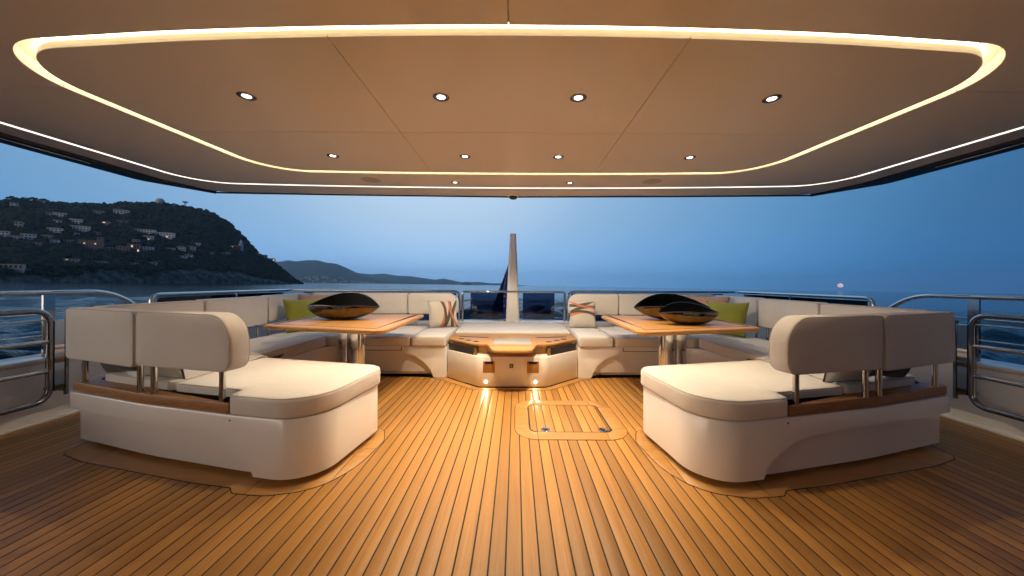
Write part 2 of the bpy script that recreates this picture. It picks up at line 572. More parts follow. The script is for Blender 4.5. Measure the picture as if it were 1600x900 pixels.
# light cove between inner and outer ceiling
def wall_strip(name, loop, z0, z1, mat, flip, closed=True):
    n = len(loop); V = [(p[0], p[1], z0) for p in loop] + [(p[0], p[1], z1) for p in loop]
    Fc = []
    for i in range(n if closed else n - 1):
        j = (i + 1) % n
        f_ = (i, j, n + j, n + i)
        Fc.append(f_[::-1] if flip else f_)
    return V, Fc
V1, F1 = wall_strip('', in_out, CZ + .0125, CZ + .062, None, True)
V2, F2 = wall_strip('', in_in, CZ + .0125, CZ + .062, None, False)
mesh_obj('cove_wall', V1, F1, 'white_paint', hardtop)
mesh_obj('cove_wall', V2, F2, 'white_paint', hardtop)
def ribbon(name, pa, pb, z, mat, closed):
    n = len(pa)
    V = [(p[0], p[1], z) for p in pa] + [(p[0], p[1], z) for p in pb]
    Fc = [(i, (i + 1) % n, n + (i + 1) % n, n + i) for i in range(n if closed else n - 1)]
    o = mesh_obj(name, V, Fc, mat, hardtop, smooth=False)
    bm = bmesh.new(); bm.from_mesh(o.data)
    for f_ in bm.faces:
        if f_.normal.z > 0: f_.normal_flip()
    bm.to_mesh(o.data); bm.free()
    return o
ribbon('cove_ceiling', offset(innerC, .029), offset(innerC, -.029), CZ + .061, 'white_paint', True)
led = offset(innerC, -.0285)
V2, F2 = wall_strip('', led, CZ + .034, CZ + .057, None, False)
tag(mesh_obj('cove_light', V2, F2, 'led_cove', hardtop), 'warm glowing light cove forming a rounded rectangle')
tag(ribbon('light_line', offset(outS, .0215, False), offset(outS, -.0215, False), CZ + .002, 'led_line', False), 'thin white light line along the roof edge')
# dark blind pocket along both side edges
for s in (-1, 1):
    q = fillet(mir([(-3.645, -2.6), (-3.645, 3.55), (-3.515, 4.02), (-3.53, 4.06), (-3.86, 3.52), (-3.86, -2.6)], s), [0, .2, 0, 0, .2, 0], 6)
    slab('blind_pocket', q, [(.004, CZ - .018), (0, CZ - .012), (0, CZ + .05)], 'black_trim', hardtop)
    tube('blind_track', mir([(-3.72, -2.6, CZ - .020), (-3.72, 3.0, CZ - .020)], s), .006, 'dark_steel', hardtop, 6)
q = [(x, y) for x, y in roofU if abs(x) <= 3.50 and y > 3]
edge = [(-3.56, 4.05), (-3.5, 4.06)] + [(-2.0, 4.135), (0, 4.195), (2.0, 4.135)] + [(3.5, 4.06), (3.56, 4.05)]
tube('edge_gasket', [(x, y - .008, CZ - .004) for x, y in edge], .010, 'rubber', hardtop, 6)

# recessed downlights
def downlight(x, y, r, watts, label, spot=80, blend=1.0):
    t = empty('downlight', (x, y, CZ))
    tag(t, label, 'downlight', 'recessed ceiling downlights')
    lathe('bezel', [(r * .60, .004), (r * .60, -.003), (r * .72, -.005), (r * .92, -.004), (r, -.001), (r, .004)], 'bezel', t)
    lathe('lens', [(r * .50, .006), (r * .50, -.0005), (r * .2, -.0015)], 'lamp_lens', t)
    ld = bpy.data.lights.new('downlight_beam', 'SPOT')
    ld.energy = watts; ld.color = WARM; ld.spot_size = R(spot); ld.spot_blend = blend; ld.shadow_soft_size = r * .5
    lo = link(bpy.data.objects.new('downlight_beam', ld), t)
    lo.location = (0, 0, -.012)
ords = ['leftmost', 'second from left', 'third from left', 'rightmost']
for i, x in enumerate((-1.5, -.395, .385, 1.485)):
    downlight(x, 1.94, .047, SPOT_W * (.28 if abs(x) > 1 else .46), 'lit round downlight, %s of the large row nearest the viewer' % ords[i], 46 if abs(x) > 1 else 60)
    downlight(x, 2.855, .047, SPOT_W * (.56 if abs(x) > 1 else 1.26), 'lit round downlight, %s of the middle row before the far light line' % ords[i], 70 if abs(x) > 1 else 92)
for x, w_ in ((-.61, 'left'), (.60, 'right')):
    downlight(x, 3.60, .043, SPOT_W * .60, 'small lit downlight between the two light lines, %s one of the pair' % w_, 138, .35)
for x, w_ in ((-1.47, 'left'), (1.44, 'right')):
    t = lathe('ceiling_speaker', [(.002, CZ - .003), (.09, CZ - .003), (.097, CZ - .0015), (.10, CZ + .004)], 'speaker_cloth', None, (x, 3.53, 0))
    tag(t, 'flush round ceiling speaker grille between the light lines, %s one' % w_, 'speaker', 'ceiling speakers')
t = empty('ceiling_sensor', (0, 4.07, CZ))
tag(t, 'small domed ceiling camera at the middle of the roof edge', 'camera')
lathe('mount', [(.075, .002), (.075, -.018), (.06, -.03)], 'white_paint', t)
lathe('dome', [(.05, -.029), (.048, -.045), (.035, -.058), (.012, -.064)], 'black_trim', t)

# ================================================================== BULWARKS, RAILS, GLASS
for s, w_ in ((-1, 'left'), (1, 'right')):
    b = empty('bulwark', (s * 3.66, 2, 0))
    tag(b, 'low white %s side bulwark below the handrail' % w_, 'bulwark', 'deck bulwarks')
    inv = b.location
    def loc(o): 
        o.location = -inv; return o
    q = mir([(-3.60, -2.6), (-3.60, 5.5), (-3.80, 5.5), (-3.80, -2.6)], s)
    loc(slab('wall', q, [(0, -.12), (0, .455), (.006, .462)], 'gelcoat', b))
    q = mir([(-3.585, -2.6), (-3.585, 5.5), (-3.84, 5.5), (-3.84, -2.6)], s)
    loc(slab('cap', q, round_prof(.463, .50, .014), 'white_paint', b))
    q = mir([(-3.575, -2.6), (-3.575, 5.5), (-3.602, 5.5), (-3.602, -2.6)], s)
    loc(slab('skirting', q, round_prof(.001, .022, .006), 'white_paint', b))
t = empty('bulwark', (0, 5.58, 0))
tag(t, 'low white aft bulwark behind the seating and flag mast', 'bulwark', 'deck bulwarks')
o = slab('wall', [(-3.80, 5.503), (3.80, 5.503), (3.80, 5.70), (-3.80, 5.70)], [(0, -.12), (0, .425), (.006, .432)], 'gelcoat', t); o.location = (0, -5.58, 0)
o = slab('cap', [(-3.84, 5.503), (3.84, 5.503), (3.84, 5.74), (-3.84, 5.74)], round_prof(.433, .468, .012), 'white_paint', t); o.location = (0, -5.58, 0)

def arc3(pts, r, seg=6):
    out = [Vector(pts[0])]
    for i in range(1, len(pts) - 1):
        p = Vector(pts[i]); a = Vector(pts[i - 1]) - p; b = Vector(pts[i + 1]) - p
        t = min(r, a.length * .45, b.length * .45)
        A = p + a.normalized() * t; C = p + b.normalized() * t
        for k in range(seg + 1):
            q = k / seg
            out.append(A * (1 - q) ** 2 + p * 2 * q * (1 - q) + C * q * q)
    out.append(Vector(pts[-1]))
    return out
def local(o, t):
    o.location = -t.location
    return o
for s, w_ in ((-1, 'left'), (1, 'right')):
    # forward open rail with blade stanchions and thin wires
    t = empty('handrail', (s * 3.66, 2.67, .5))
    tag(t, 'polished steel %s side handrail with upright blade and thin bars' % w_, 'handrail', 'polished handrails')
    pth = [(-3.66, -.6, 1.0), (-3.66, 3.10, 1.0), (-3.66, 3.36, .84), (-3.66, 3.40, .50)]
    local(tube('top_rail', arc3(mir(pth, s), .14), .018, 'steel', t, 12), t)
    for y in (1.2, 2.70):
        q = mir([(-3.667, y - .035), (-3.653, y - .035), (-3.653, y + .035), (-3.667, y + .035)], s)
        local(slab('stanchion', q, round_prof(.50, .985, .004), 'dark_steel', t), t)
    for z in (.83, .665):
        local(tube('rail_bar', mir([(-3.66, -.6, z), (-3.66, 3.35, z)], s), .006, 'steel', t, 8), t)
    # aft rail: posts, rounded rail, smoked glass
    t = empty('glass_rail', (s * 3.66, 3.45, .5))
    tag(t, 'polished rail with smoked glass panels round the %s aft corner' % w_, 'handrail', 'rails with smoked glass')
    pth = [(-3.66, 3.46, .50), (-3.66, 3.46, .955), (-3.66, 5.58, .955), (-.89, 5.58, .955), (-.89, 5.58, .46)]
    local(tube('top_rail', arc3(mir(pth, s), .09), .019, 'steel', t, 12), t)
    def pane(a, b, z0=.50, z1=.925):
        a = Vector(a); b = Vector(b); d = (b - a).normalized(); n = Vector((d.y, -d.x)) * .005
        local(slab('glass_pane', [tuple(a + n), tuple(b + n), tuple(b - n), tuple(a - n)], [(0, z0), (0, z1)], 'smoked_glass', t), t)
    X = -3.66 * -s
    pane((s * 3.66, 3.52), (s * 3.66, 4.50)); pane((s * 3.66, 4.53), (s * 3.66, 5.42))
    for xa, xb in ((3.42, 2.62), (2.59, 1.79), (1.76, .94)):
        pane((s * xa, 5.58), (s * xb, 5.58), .468)
    for (x, y) in ((3.66, 4.515), (2.605, 5.58), (1.775, 5.58)):
        local(tube('stanchion', [(s * x, y, .47), (s * x, y, .94)], .011, 'steel', t, 8), t)
t = empty('glass_rail', (0, 5.55, .46))
tag(t, 'short polished rail with two smoked glass panels either side of the white mast', 'handrail', 'rails with smoked glass')
pth = [(-.83, 5.55, .46), (-.83, 5.55, .945), (.83, 5.55, .945), (.83, 5.55, .46)]
local(tube('top_rail', arc3(pth, .05), .018, 'steel', t, 12), t)
for xa, xb in ((-.70, -.165), (.150, .665)):
    local(slab('glass_pane', [(xa, 5.545), (xb, 5.545), (xb, 5.555), (xa, 5.555)], [(0, .50), (0, .925)], 'smoked_glass', t), t)

# boarding gates folded along the bulwarks
for s, w_ in ((-1, 'left'), (1, 'right')):
    t = empty('boarding_gate', (s * 3.42, 2.56, .2))
    tag(t, 'tubular steel gate folded back along the %s bulwark' % w_, 'gate', 'folded boarding gates')
    X = -3.42
    loop = arc3([(X, .9, .875), (X, 2.53, .875), (X, 2.53, .205), (X, .9, .205)], .10, 8)
    local(tube('gate_frame', mir([tuple(p) for p in loop], s), .020, 'dark_steel', t, 12), t)
    for z, r_ in ((.805, .008), (.645, .017), (.425, .015)):
        local(tube('gate_bar', mir([(X, .9, z), (X, 2.515, z)], s), r_, 'steel', t, 10), t)
    q = mir([(X - .02, 2.545), (X + .02, 2.545), (X + .02, 2.60), (X - .02, 2.60)], s)
    local(slab('hinge_plate', q, round_prof(.27, .80, .004), 'steel', t), t)
    local(tube('hinge_pin', mir([(X, 2.625, .225), (X, 2.625, .825)], s), .013, 'dark_steel', t, 10), t)
    for z in (.26, .79):
        local(tube('hinge_bracket', mir([(X, 2.62, z), (-3.60, 2.64, z)], s), .012, 'dark_steel', t, 8), t)

# unseen cabin end added behind the viewer to block the sky band: white wall, dark sliding glass doors
dh = empty('deckhouse_blocker', (0, -1.9, 0))
tag(dh, 'unseen white wall with dark sliding glass doors, added to block sky light', kind='structure')
for x0, x1 in ((-3.0, -2.2), (2.2, 3.0)):
    local(box('wall', x0, x1, -2.2, -1.9, .0, CZ - .002, 'gelcoat', dh), dh)
local(box('door_head', -2.2, 2.2, -2.2, -1.9, CZ - .12, CZ - .002, 'gelcoat', dh), dh)
for k in range(4):
    x0 = -2.2 + k * 1.1
    local(box('door_frame', x0 + .003, x0 + .05, -2.1, -2.0, .001, CZ - .122, 'dark_steel', dh), dh)
    local(box('door_pane', x0 + .051, x0 + 1.099, -2.06, -2.04, .003, CZ - .122, 'smoke_panel', dh), dh)
local(box('side_wall', -3.0, -2.9, -2.6, -2.203, .0, CZ - .002, 'gelcoat', dh), dh)
local(box('side_wall', 2.9, 3.0, -2.6, -2.203, .0, CZ - .002, 'gelcoat', dh), dh)

# ================================================================== SOFAS
def base_cut(x, y):
    """lowest height of the proud band on the sofa base at a plan point (left sofa)"""
    if y < 2.40 and x < -1.36:
        if x < -1.80: return .255
        t = (x + 1.80) / .41
        t = min(1, t)
        return .255 - .215 * (1 - math.sqrt(max(0, 1 - t ** 1.7)))
    if abs(y - 3.91) < .06 and x > -1.9:
        if x < -1.30: return .285
        t = min(1, (x + 1.30) / .38)
        return .285 - .28 * (1 - math.sqrt(max(0, 1 - t ** 1.8)))
    if x < -2.7: return .255
    if y > 4.8: return .255
    if x < -1.9: return .285
    return .04
def sofa(s, side):
    root = empty('sofa', (s * 1.9, 3.2, 0))
    tag(root, 'large %s U-shaped cream sofa on moulded white base with teak ledge' % side, 'sofa', 'U-shaped deck sofas')
    sx = -s            # outline below is written for the left (negative x)
    def put(o): return local(o, root)
    O = [(-2.96, 2.27), (-2.2, 2.037), (-1.50, 1.868), (-1.03, 1.778), (-.938, 2.53), (-2.13, 2.80), (-2.13, 3.91), (-.752, 3.91), (-.752, 5.02), (-2.99, 5.02)]
    O = ccw(dense(fillet(O, [.10, 3, 1.2, .27, .14, .12, .22, .012, .01, .1], 14), .035))
    rim = O; ins = offset(O, -.044)
    n = len(O); V = []; Fc = []
    ztop = .362
    for i in range(n):
        zc = base_cut(*O[i])
        a, b = rim[i], ins[i]
        zb = .036 if not (abs(O[i][1] - 3.91) < .06 and O[i][0] > -1.0) else .004
        zc = max(zc, zb)
        V += [(b[0], b[1], zb), (b[0], b[1], zc - .001 if zc > zb + .002 else zc), (a[0], a[1], zc), (a[0], a[1], ztop - .010),
              (a[0] * .9 + b[0] * .1, a[1] * .9 + b[1] * .1, ztop - .002), (b[0] * .3 + a[0] * .7, b[1] * .3 + a[1] * .7, ztop), (b[0], b[1], ztop)]
    m_ = 7
    V = [(v[0] * sx, v[1], v[2]) for v in V]
    for i in range(n):
        j = (i + 1) % n
        for k in range(m_ - 1):
            q = (i * m_ + k, j * m_ + k, j * m_ + k + 1, i * m_ + k + 1)
            Fc.append(q if sx > 0 else q[::-1])
    cap = tuple(i * m_ + m_ - 1 for i in range(n)); bot = tuple(i * m_ for i in range(n))
    Fc.append(cap if sx > 0 else cap[::-1]); Fc.append(bot[::-1] if sx > 0 else bot)
    put(mesh_obj('base', V, Fc, 'gelcoat', root, 35))
    toe = mir(offset(O, -.10), sx)
    put(slab('plinth', toe, [(0, .0015), (0, .045)], 'rubber', root))
    # teak ledge outside the cushions
    led = [(-2.95, 2.285), (-2.2, 2.042), (-1.548, 1.885), (-1.548, 1.985), (-2.2, 2.150), (-2.81, 2.345), (-2.84, 4.86), (-2.975, 4.86)]
    led = fillet(led, [.08, 3, .006, .006, 3, .06, .01, .01], 10)
    put(slab('ledge', mir(led, sx), round_prof(.3635, .425, .012), 'teak_ledge', root))
    # cushions
    def cush(pts, rad, z0=.3645, z1=.476, r=.024, crown=.008):
        ol = soft_outline(mir(pts, sx), rad, .06, 10)
        co = put(slab('seat_cushion', ol, cushion_prof(z0, z1, r, .015, crown), 'linen', root, sharp=60))
        tube('piping', [(p, q, z1 - r * .29) for p, q in ol(r * .29)], .0032, 'linen_seam', co, 6, True)
    cush([(-1.54, 1.872), (-1.03, 1.766), (-.918, 2.55), (-2.045, 2.815), (-2.045, 2.085), (-1.54, 1.965)], [.03, .29, .16, .03, .03, .03])
    cush([(-2.055, 2.088), (-2.80, 2.320), (-2.83, 2.90), (-2.055, 2.90)], [.03, .16, .03, .03])
    cush([(-2.12, 2.91), (-2.83, 2.91), (-2.83, 3.90), (-2.12, 3.90)], [.03, .03, .03, .03])
    cush([(-2.12, 3.91), (-2.83, 3.91), (-2.83, 4.86), (-1.99, 4.86), (-1.99, 3.90), (-2.07, 3.885)], [.05, .03, .08, .03, .03, .06])
    cush([(-1.98, 3.885), (-1.98, 4.86), (-1.17, 4.86), (-1.17, 3.885)], .03)
    cush([(-1.16, 3.885), (-1.16, 4.86), (-.762, 4.86), (-.762, 3.885)], .03)
    # drawer seams
    box_ = lambda nm, x0, x1, y0, y1, z0, z1, mt: put(box(nm, min(x0 * sx, x1 * sx), max(x0 * sx, x1 * sx), y0, y1, z0, z1, mt, root, .001))
    box_('drawer_seam', -2.02, -1.27, 3.905, 3.93, .312, .317, 'void_black')
    box_('drawer_seam', -1.272, -1.267, 3.905, 3.93, .312, .352, 'void_black')
    put(slab('toe_trim', mir([(-2.1, 3.945), (-1.0, 3.945), (-1.0, 3.96), (-2.1, 3.96)], sx), [(0, .052), (0, .060)], 'steel', root))
    # backrests: straight padded slabs on steel posts
    def back(a, b, z0, z1, th, rads, nm='backrest'):
        a = Vector((a[0] * sx, a[1])); b = Vector((b[0] * sx, b[1])); d = (b - a); Ln = d.length; d.normalize(); nrm = Vector((-d.y, d.x))
        out = soft_outline([(0, z0), (Ln, z0), (Ln, z1), (0, z1)], rads, .08, 12)
        r = .017
        pr = []
        for k in range(5):
            t = k / 4 * math.pi / 2; pr.append((r * (1 - math.sin(t)), -th / 2 + r * (1 - math.cos(t))))
        for k in range(5):
            t = k / 4 * math.pi / 2; pr.append((r * (1 - math.cos(t)), th / 2 - r + r * math.sin(t)))
        pr = [(r + .06, -th / 2 - .006)] + pr + [(r + .06, th / 2 + .006)]
        TT = lambda p, q, c: (a.x + d.x * p + nrm.x * c, a.y + d.y * p + nrm.y * c, q)
        bo = put(slab(nm, out, pr, 'linen_back', root, T=TT, sharp=60))
        for sg in (-1, 1):
            tube('piping', [TT(p, q, sg * (th / 2 - r * .30)) for p, q in out(r * .30)], .0032, 'linen_seam', bo, 6, True)
    Z0, Z1 = .600, .918
    back((-2.915, 2.302), (-2.192, 2.055), Z0 - .015, Z1, .115, [.03, .03, .03, .03])
    back((-2.178, 2.050), (-1.492, 1.895), Z0, Z1, .115, [.03, .075, .262, .03])
    back((-2.905, 2.40), (-2.905, 3.16), Z0, Z1, .115, [.03, .03, .03, .03])
    back((-2.905, 3.175), (-2.915, 3.985), Z0, Z1 + .006, .115, .03)
    back((-2.915, 4.0), (-2.925, 4.90), Z0 + .02, Z1 + .012, .115, .03)
    back((-2.865, 4.90), (-1.50, 4.88), .645, .938, .115, .03)
    back((-1.488, 4.88), (-.785, 4.88), .645, .938, .115, [.03, .06, .17, .03])
    for (x, y) in ((-2.815, 2.262), (-2.243, 2.074), (-2.128, 2.044), (-1.617, 1.925)):
        put(tube('post', mir([(x, y, .42), (x, y, .635)], sx), .0155, 'steel', root, 14))
    for (x, y) in ((-2.905, 3.06), (-2.905, 3.26), (-2.915, 3.90), (-2.915, 4.08), (-2.92, 4.7)):
        put(tube('post', mir([(x, y, .40), (x, y, .65)], sx), .0145, 'steel', root, 10))
    for x in (-2.3, -1.58, -1.40, -.95):
        put(tube('post', mir([(x, 4.885, .36), (x, 4.885, .67)], sx), .0125, 'steel', root, 10))
    # tiny round fastener beside the ledge end
    put(lathe('fastener', [(.002, .0), (.005, -.001), (.0055, -.004)], 'steel', root, T=lambda x, y, z: ((-1.53 + x) * sx, 1.873 + z, .335 + y), seg=10))
    # margin boards let into the deck round the base
    mo = [(-2.84, 2.165), (-2.6, 2.072), (-1.74, 1.862), (-1.475, 1.815), (-1.43, 1.768), (-1.25, 1.745), (-1.02, 1.80), (-.90, 2.02), (-.872, 2.36), (-.93, 2.52), (-1.3, 2.75), (-2.0, 2.9), (-2.88, 2.5)]
    mo = dense(fillet(mo, [.09, .8, 1, .03, .03, .3, .3, .6, .14, .1, .1, .1, .1], 8), .05)
    mo = mir(mo, sx)
    c_ = slab('margin_caulk', offset(ccw(mo), .005), [(0, -.002), (0, .0012)], 'caulk', deck)
    inner = mo
    cuts = [(-9, -2.55), (-2.55, -1.36), (-1.36, -.98), (-.98, 9)]
    for (a, b) in cuts:
        q = ccw(mir(mo, sx))
        q = clip(clip(q, 0, b - .0015, True), 0, a + .0015, False)
        if a > -1.3:
            q2 = [q] if a < -.99 else [clip(q, 1, 2.245, True), clip(q, 1, 2.2485, False)]
        else: q2 = [q]
        for w in q2:
            slab('margin_board', mir(w, sx), [(0, -.001), (0, .0018), (.001, .0026)], 'teak_trim', deck)
    return root
sofa(-1, 'left')
sofa(1, 'right')

# ================================================================== CONSOLE
con = empty('console', (0, 4.4, 0))
tag(con, 'white aft console with teak top between the two sofas', 'console')
def putc(o): return local(o, con)
fp = fillet([(-.742, 3.902), (-.355, 3.548), (.355, 3.548), (.742, 3.902), (.742, 5.0), (-.742, 5.0)], [.01, .12, .12, .01, .01, .01], 10)
fpo = ccw(dense(fp, .06))
putc(slab('front_panel', fpo, [(.006, .012), (0, .02), (0, .315), (.004, .322), (.014, .3235)], 'gelcoat', con))
putc(slab('kick_seal', offset(fpo, -.004), [(0, .001), (0, .013)], 'rubber', con))
# recessed cabinet seen through the gap, smoked side panels, steel returns
putc(slab('cabinet', [(-.36, 3.70), (.36, 3.70), (.70, 4.0), (.70, 4.98), (-.70, 4.98), (-.70, 4.0)], [(0, .322), (0, .405)], 'teak_trim', con))
for s in (-1, 1):
    a = Vector((s * .725, 3.925)); b = Vector((s * .415, 3.640)); d = (b - a).normalized(); n_ = Vector((d.y, -d.x)) * .006
    putc(slab('side_glass', [tuple(a + n_), tuple(b + n_), tuple(b - n_), tuple(a - n_)], [(0, .3245), (0, .405)], 'smoke_panel', con))
    putc(slab('end_cap', [(s * .405, 3.615), (s * .370, 3.612), (s * .370, 3.695), (s * .405, 3.695)], [(0, .3245), (0, .405)], 'steel', con))
tt = [(-.748, 4.33), (-.748, 4.00), (-.40, 3.70), (-.262, 3.655), (-.20, 3.36), (-.10, 3.30), (.10, 3.30), (.20, 3.36), (.262, 3.655), (.40, 3.70), (.748, 4.00), (.748, 4.33)]
tt = [(-.748, 4.34), (-.748, 4.00), (-.44, 3.685), (-.268, 3.645), (-.19, 3.31), (.19, 3.31), (.268, 3.645), (.44, 3.685), (.748, 4.00), (.748, 4.34)]
tt = dense(fillet(tt, [.01, .03, .25, .07, .09, .09, .07, .25, .03, .01], 8), .05)
putc(slab('teak_top', tt, round_prof(.406, .440, .010), 'teak_trim', con))
for s in (-1, 1):
    for cx, cy in ((.595, 3.965), (.50, 3.875), (.405, 3.785)):
        putc(lathe('cup_holder', [(.040, .4395), (.042, .4412), (.036, .4412), (.034, .4398)], 'teak_ledge', con, (s * cx, cy, 0), 20))
        putc(lathe('cup_recess', [(.034, .4390), (.034, .4408)], 'void_black', con, (s * cx, cy, 0), 20))
    q = [(s * .655, 4.165), (s * .655, 4.125), (s * .285, 4.045), (s * .285, 4.085)]
    putc(slab('slot', q, [(0, .4385), (0, .4409)], 'void_black', con))
putc(slab('tray_frame', fillet([(-.255, 3.57), (.255, 3.57), (.255, 4.02), (-.255, 4.02)], .02, 4), [(0, .4395), (0, .4420), (.004, .4430)], 'teak_trim', con))
putc(slab('tray', fillet([(-.205, 3.62), (.205, 3.62), (.205, 3.98), (-.205, 3.98)], .015, 4), [(0, .4425), (0, .4440), (.003, .4455)], 'tray', con))
putc(slab('hinge_seam', [(-.25, 3.535), (.25, 3.535), (.25, 3.539), (-.25, 3.539)], [(0, .4395), (0, .4406)], 'caulk', con))
lid = soft_outline([(-.735, 4.345), (.735, 4.345), (.775, 5.36), (-.775, 5.36)], [.02, .02, .16, .16], .08)
putc(slab('lid_cushion', lid, cushion_prof(.405, .468, .022, .01, .008), 'linen', con, sharp=60))
for s in (-1, 1):
    x = -.012 + s * .228
    putc(box('handle_recess', x - .062, x + .062, 3.543, 3.56, .158, .276, 'teak_trim', con, .002))
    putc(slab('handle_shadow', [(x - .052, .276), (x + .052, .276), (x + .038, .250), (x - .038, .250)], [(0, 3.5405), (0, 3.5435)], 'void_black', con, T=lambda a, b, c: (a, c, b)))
    putc(box('handle_plate', x - .062, x + .062, 3.545, 3.56, .096, .155, 'white_paint', con, .002))
    o = putc(lathe('courtesy_lamp', [(.002, 0), (.013, -.001), (.015, .004), (.015, .012)], 'courtesy_lens', con, T=lambda a, b, c: (x * 1.13 + a, 3.544 + c, .062 + b), seg=16))
    ld = bpy.data.lights.new('courtesy_beam', 'SPOT'); ld.energy = 1.6; ld.color = (1, .78, .5); ld.spot_size = R(120); ld.spot_blend = .8; ld.shadow_soft_size = .01
    lo = link(bpy.data.objects.new('courtesy_beam', ld), con); lo.location = (x * 1.13, 3.535 - 4.4, .062)
    lo.rotation_euler = (R(-48), 0, 0)
    putc(lathe('rivet', [(.002, 0), (.011, -.001), (.013, .004)], 'white_paint', con, T=lambda a, b, c: (s * .728 + a, 3.888 + c, .062 + b), seg=12))
putc(box('sign_plate', -.027, .013, 3.5445, 3.56, .208, .252, 'label_green', con, .002))
for (x0, x1, z0, z1) in ((-.017, .003, .240, .2435), (-.017, -.0135, .217, .240), (-.0005, .003, .217, .240), (-.012, -.002, .222, .236), (-.017, .003, .214, .2165)):
    putc(box('sign_print', x0, x1, 3.5437, 3.55, z0, z1, 'label_print', con, .0004))
mo = [(-.80, 3.90), (-.38, 3.515), (.38, 3.515), (.80, 3.90)]
q = fillet([(-.90, 3.885), (-.79, 3.84), (-.385, 3.475), (.385, 3.475), (.79, 3.84), (.90, 3.885), (.9, 4.1), (-.9, 4.1)], [.02, .1, .14, .14, .1, .02, 0, 0], 8)
slab('margin_caulk', offset(ccw(q), .004), [(0, -.002), (0, .0012)], 'caulk', deck)
for a, b in ((-9, -.42), (-.417, .417), (.42, 9)):
    w = clip(clip(ccw(q), 0, b, True), 0, a, False)
    slab('margin_board', w, [(0, -.001), (0, .0018), (.001, .0026)], 'teak_trim', deck)

# ================================================================== DECK HATCH
ht = empty('deck_hatch', (.45, 2.78, 0))
tag(ht, 'rounded teak hatch set into the deck with two round steel lifts', 'hatch')
def puth(o): return local(o, ht)
ho = ccw(fillet([(.035, 2.385), (.868, 2.385), (.868, 3.17), (.035, 3.17)], .18, 10))
hi = ccw(fillet([(.145, 2.505), (.752, 2.505), (.752, 3.055), (.145, 3.055)], .07, 10))
puth(slab('hatch_caulk', offset(ho, .005), [(0, -.002), (0, .0022)], 'caulk', ht))
def ringpart(a, b, nm, x0=-9, x1=9, y0=-9, y1=9):
    def cl(p): return clip(clip(clip(clip(p, 0, x1, True), 0, x0, False), 1, y1, True), 1, y0, False)
    return cl(a)
frame = [((.20, .70), (2.385, 2.50)), ((.20, .70), (3.06, 3.17)), ((.035, .14), (2.565, 2.99)), ((.757, .868), (2.565, 2.99))]
for (x0, x1), (y0, y1) in frame:
    puth(box('frame_board', x0, x1, y0, y1, .0, .0036, 'teak_trim', ht, .001))
for cx, cy, sx_, sy_ in ((.035, 2.385, 1, 1), (.868, 2.385, -1, 1), (.868, 3.17, -1, -1), (.035, 3.17, 1, -1)):
    w = .162 if sx_ > 0 else .165
    h_ = .177
    out = []
    for k in range(11):
        t = k / 10 * math.pi / 2
        out.append((cx + sx_ * w * (1 - math.cos(t)), cy + sy_ * h_ * (1 - math.sin(t))))
    inn = []
    for k in range(11):
        t = (10 - k) / 10 * math.pi / 2
        inn.append((cx + sx_ * (w - (w - .107) * math.cos(t)), cy + sy_ * (h_ - (h_ - .115) * math.sin(t))))
    puth(slab('frame_corner', out + inn, [(0, 0), (0, .0030), (.001, .0036)], 'teak_trim', ht))
hin = offset(hi, -.004)
xs = [.149] + [k * PW for k in range(3, 12)] + [.748]
for a, b in zip(xs, xs[1:]):
    w = clip(clip(hin, 0, b - .0028, True), 0, a + .0028, False)
    puth(slab('hatch_plank', w, [(0, 0), (0, .0028), (.001, .0034)], 'teak_deck', ht))
for x in (.262, .690):
    l_ = puth(lathe('lift_ring', [(.036, .001), (.036, .0050), (.032, .0065), (.024, .006), (.022, .0045), (.002, .0045)], 'steel', ht, (x, 2.545, 0), 24))
    puth(slab('latch', [(x - .013, 2.537), (x + .013, 2.537), (x + .013, 2.553), (x - .013, 2.553)], [(0, .0048), (0, .0062)], 'black_trim', ht))

# ================================================================== TABLES
def table(s, side):
    sx = -s
    t = empty('table', (s * 1.55, 3.3, 0))
    tag(t, 'teak topped table on chrome pedestal in front of the %s sofa' % side, 'table', 'teak deck tables')
    q = fillet([(-2.16, 2.945), (-1.0, 2.635), (-1.03, 4.0), (-2.20, 4.0)], [.05, .09, .05, .05], 8)
    top = local(slab('table_top', mir(dense(q, .1), sx), [(.012, .682), (.003, .688), (0, .700), (.003, .713), (.012, .719), (.020, .720)], 'teak_trim', t), t)
    inn = offset(ccw(q), -.085)
    local(slab('inlay_line', mir(inn, sx), [(0, .715), (0, .7209)], 'caulk', t), t)
    inn = ccw(offset(ccw(q), -.090))
    x0 = min(p[0] for p in inn); x1 = max(p[0] for p in inn)
    k = 14
    for i in range(k):
        a = x0 + (x1 - x0) * i / k; b = x0 + (x1 - x0) * (i + 1) / k
        w = clip(clip(inn, 0, b - .0006, True), 0, a + .0006, False)
        if len(w) > 2: local(slab('top_plank', mir(w, sx), [(0, .716), (0, .7219)], 'teak_trim', t), t)
    for (x, y) in ((-1.62, 3.34), (-1.475, 3.25)):
        local(lathe('column', [(.078, .004), (.078, .24), (.078, .47), (.078, .681)], 'steel', t, (sx * x, y, 0), 32), t)
    local(lathe('foot_flange', [(.15, .0027), (.15, .010), (.14, .016), (.08, .018)], 'steel', t, (sx * -1.55, 3.30, 0), 32), t)
    for (a, b) in (((-1.12, 2.70), (-1.055, 2.82)),):
        pass
    return t
table(-1, 'left')
table(1, 'right')

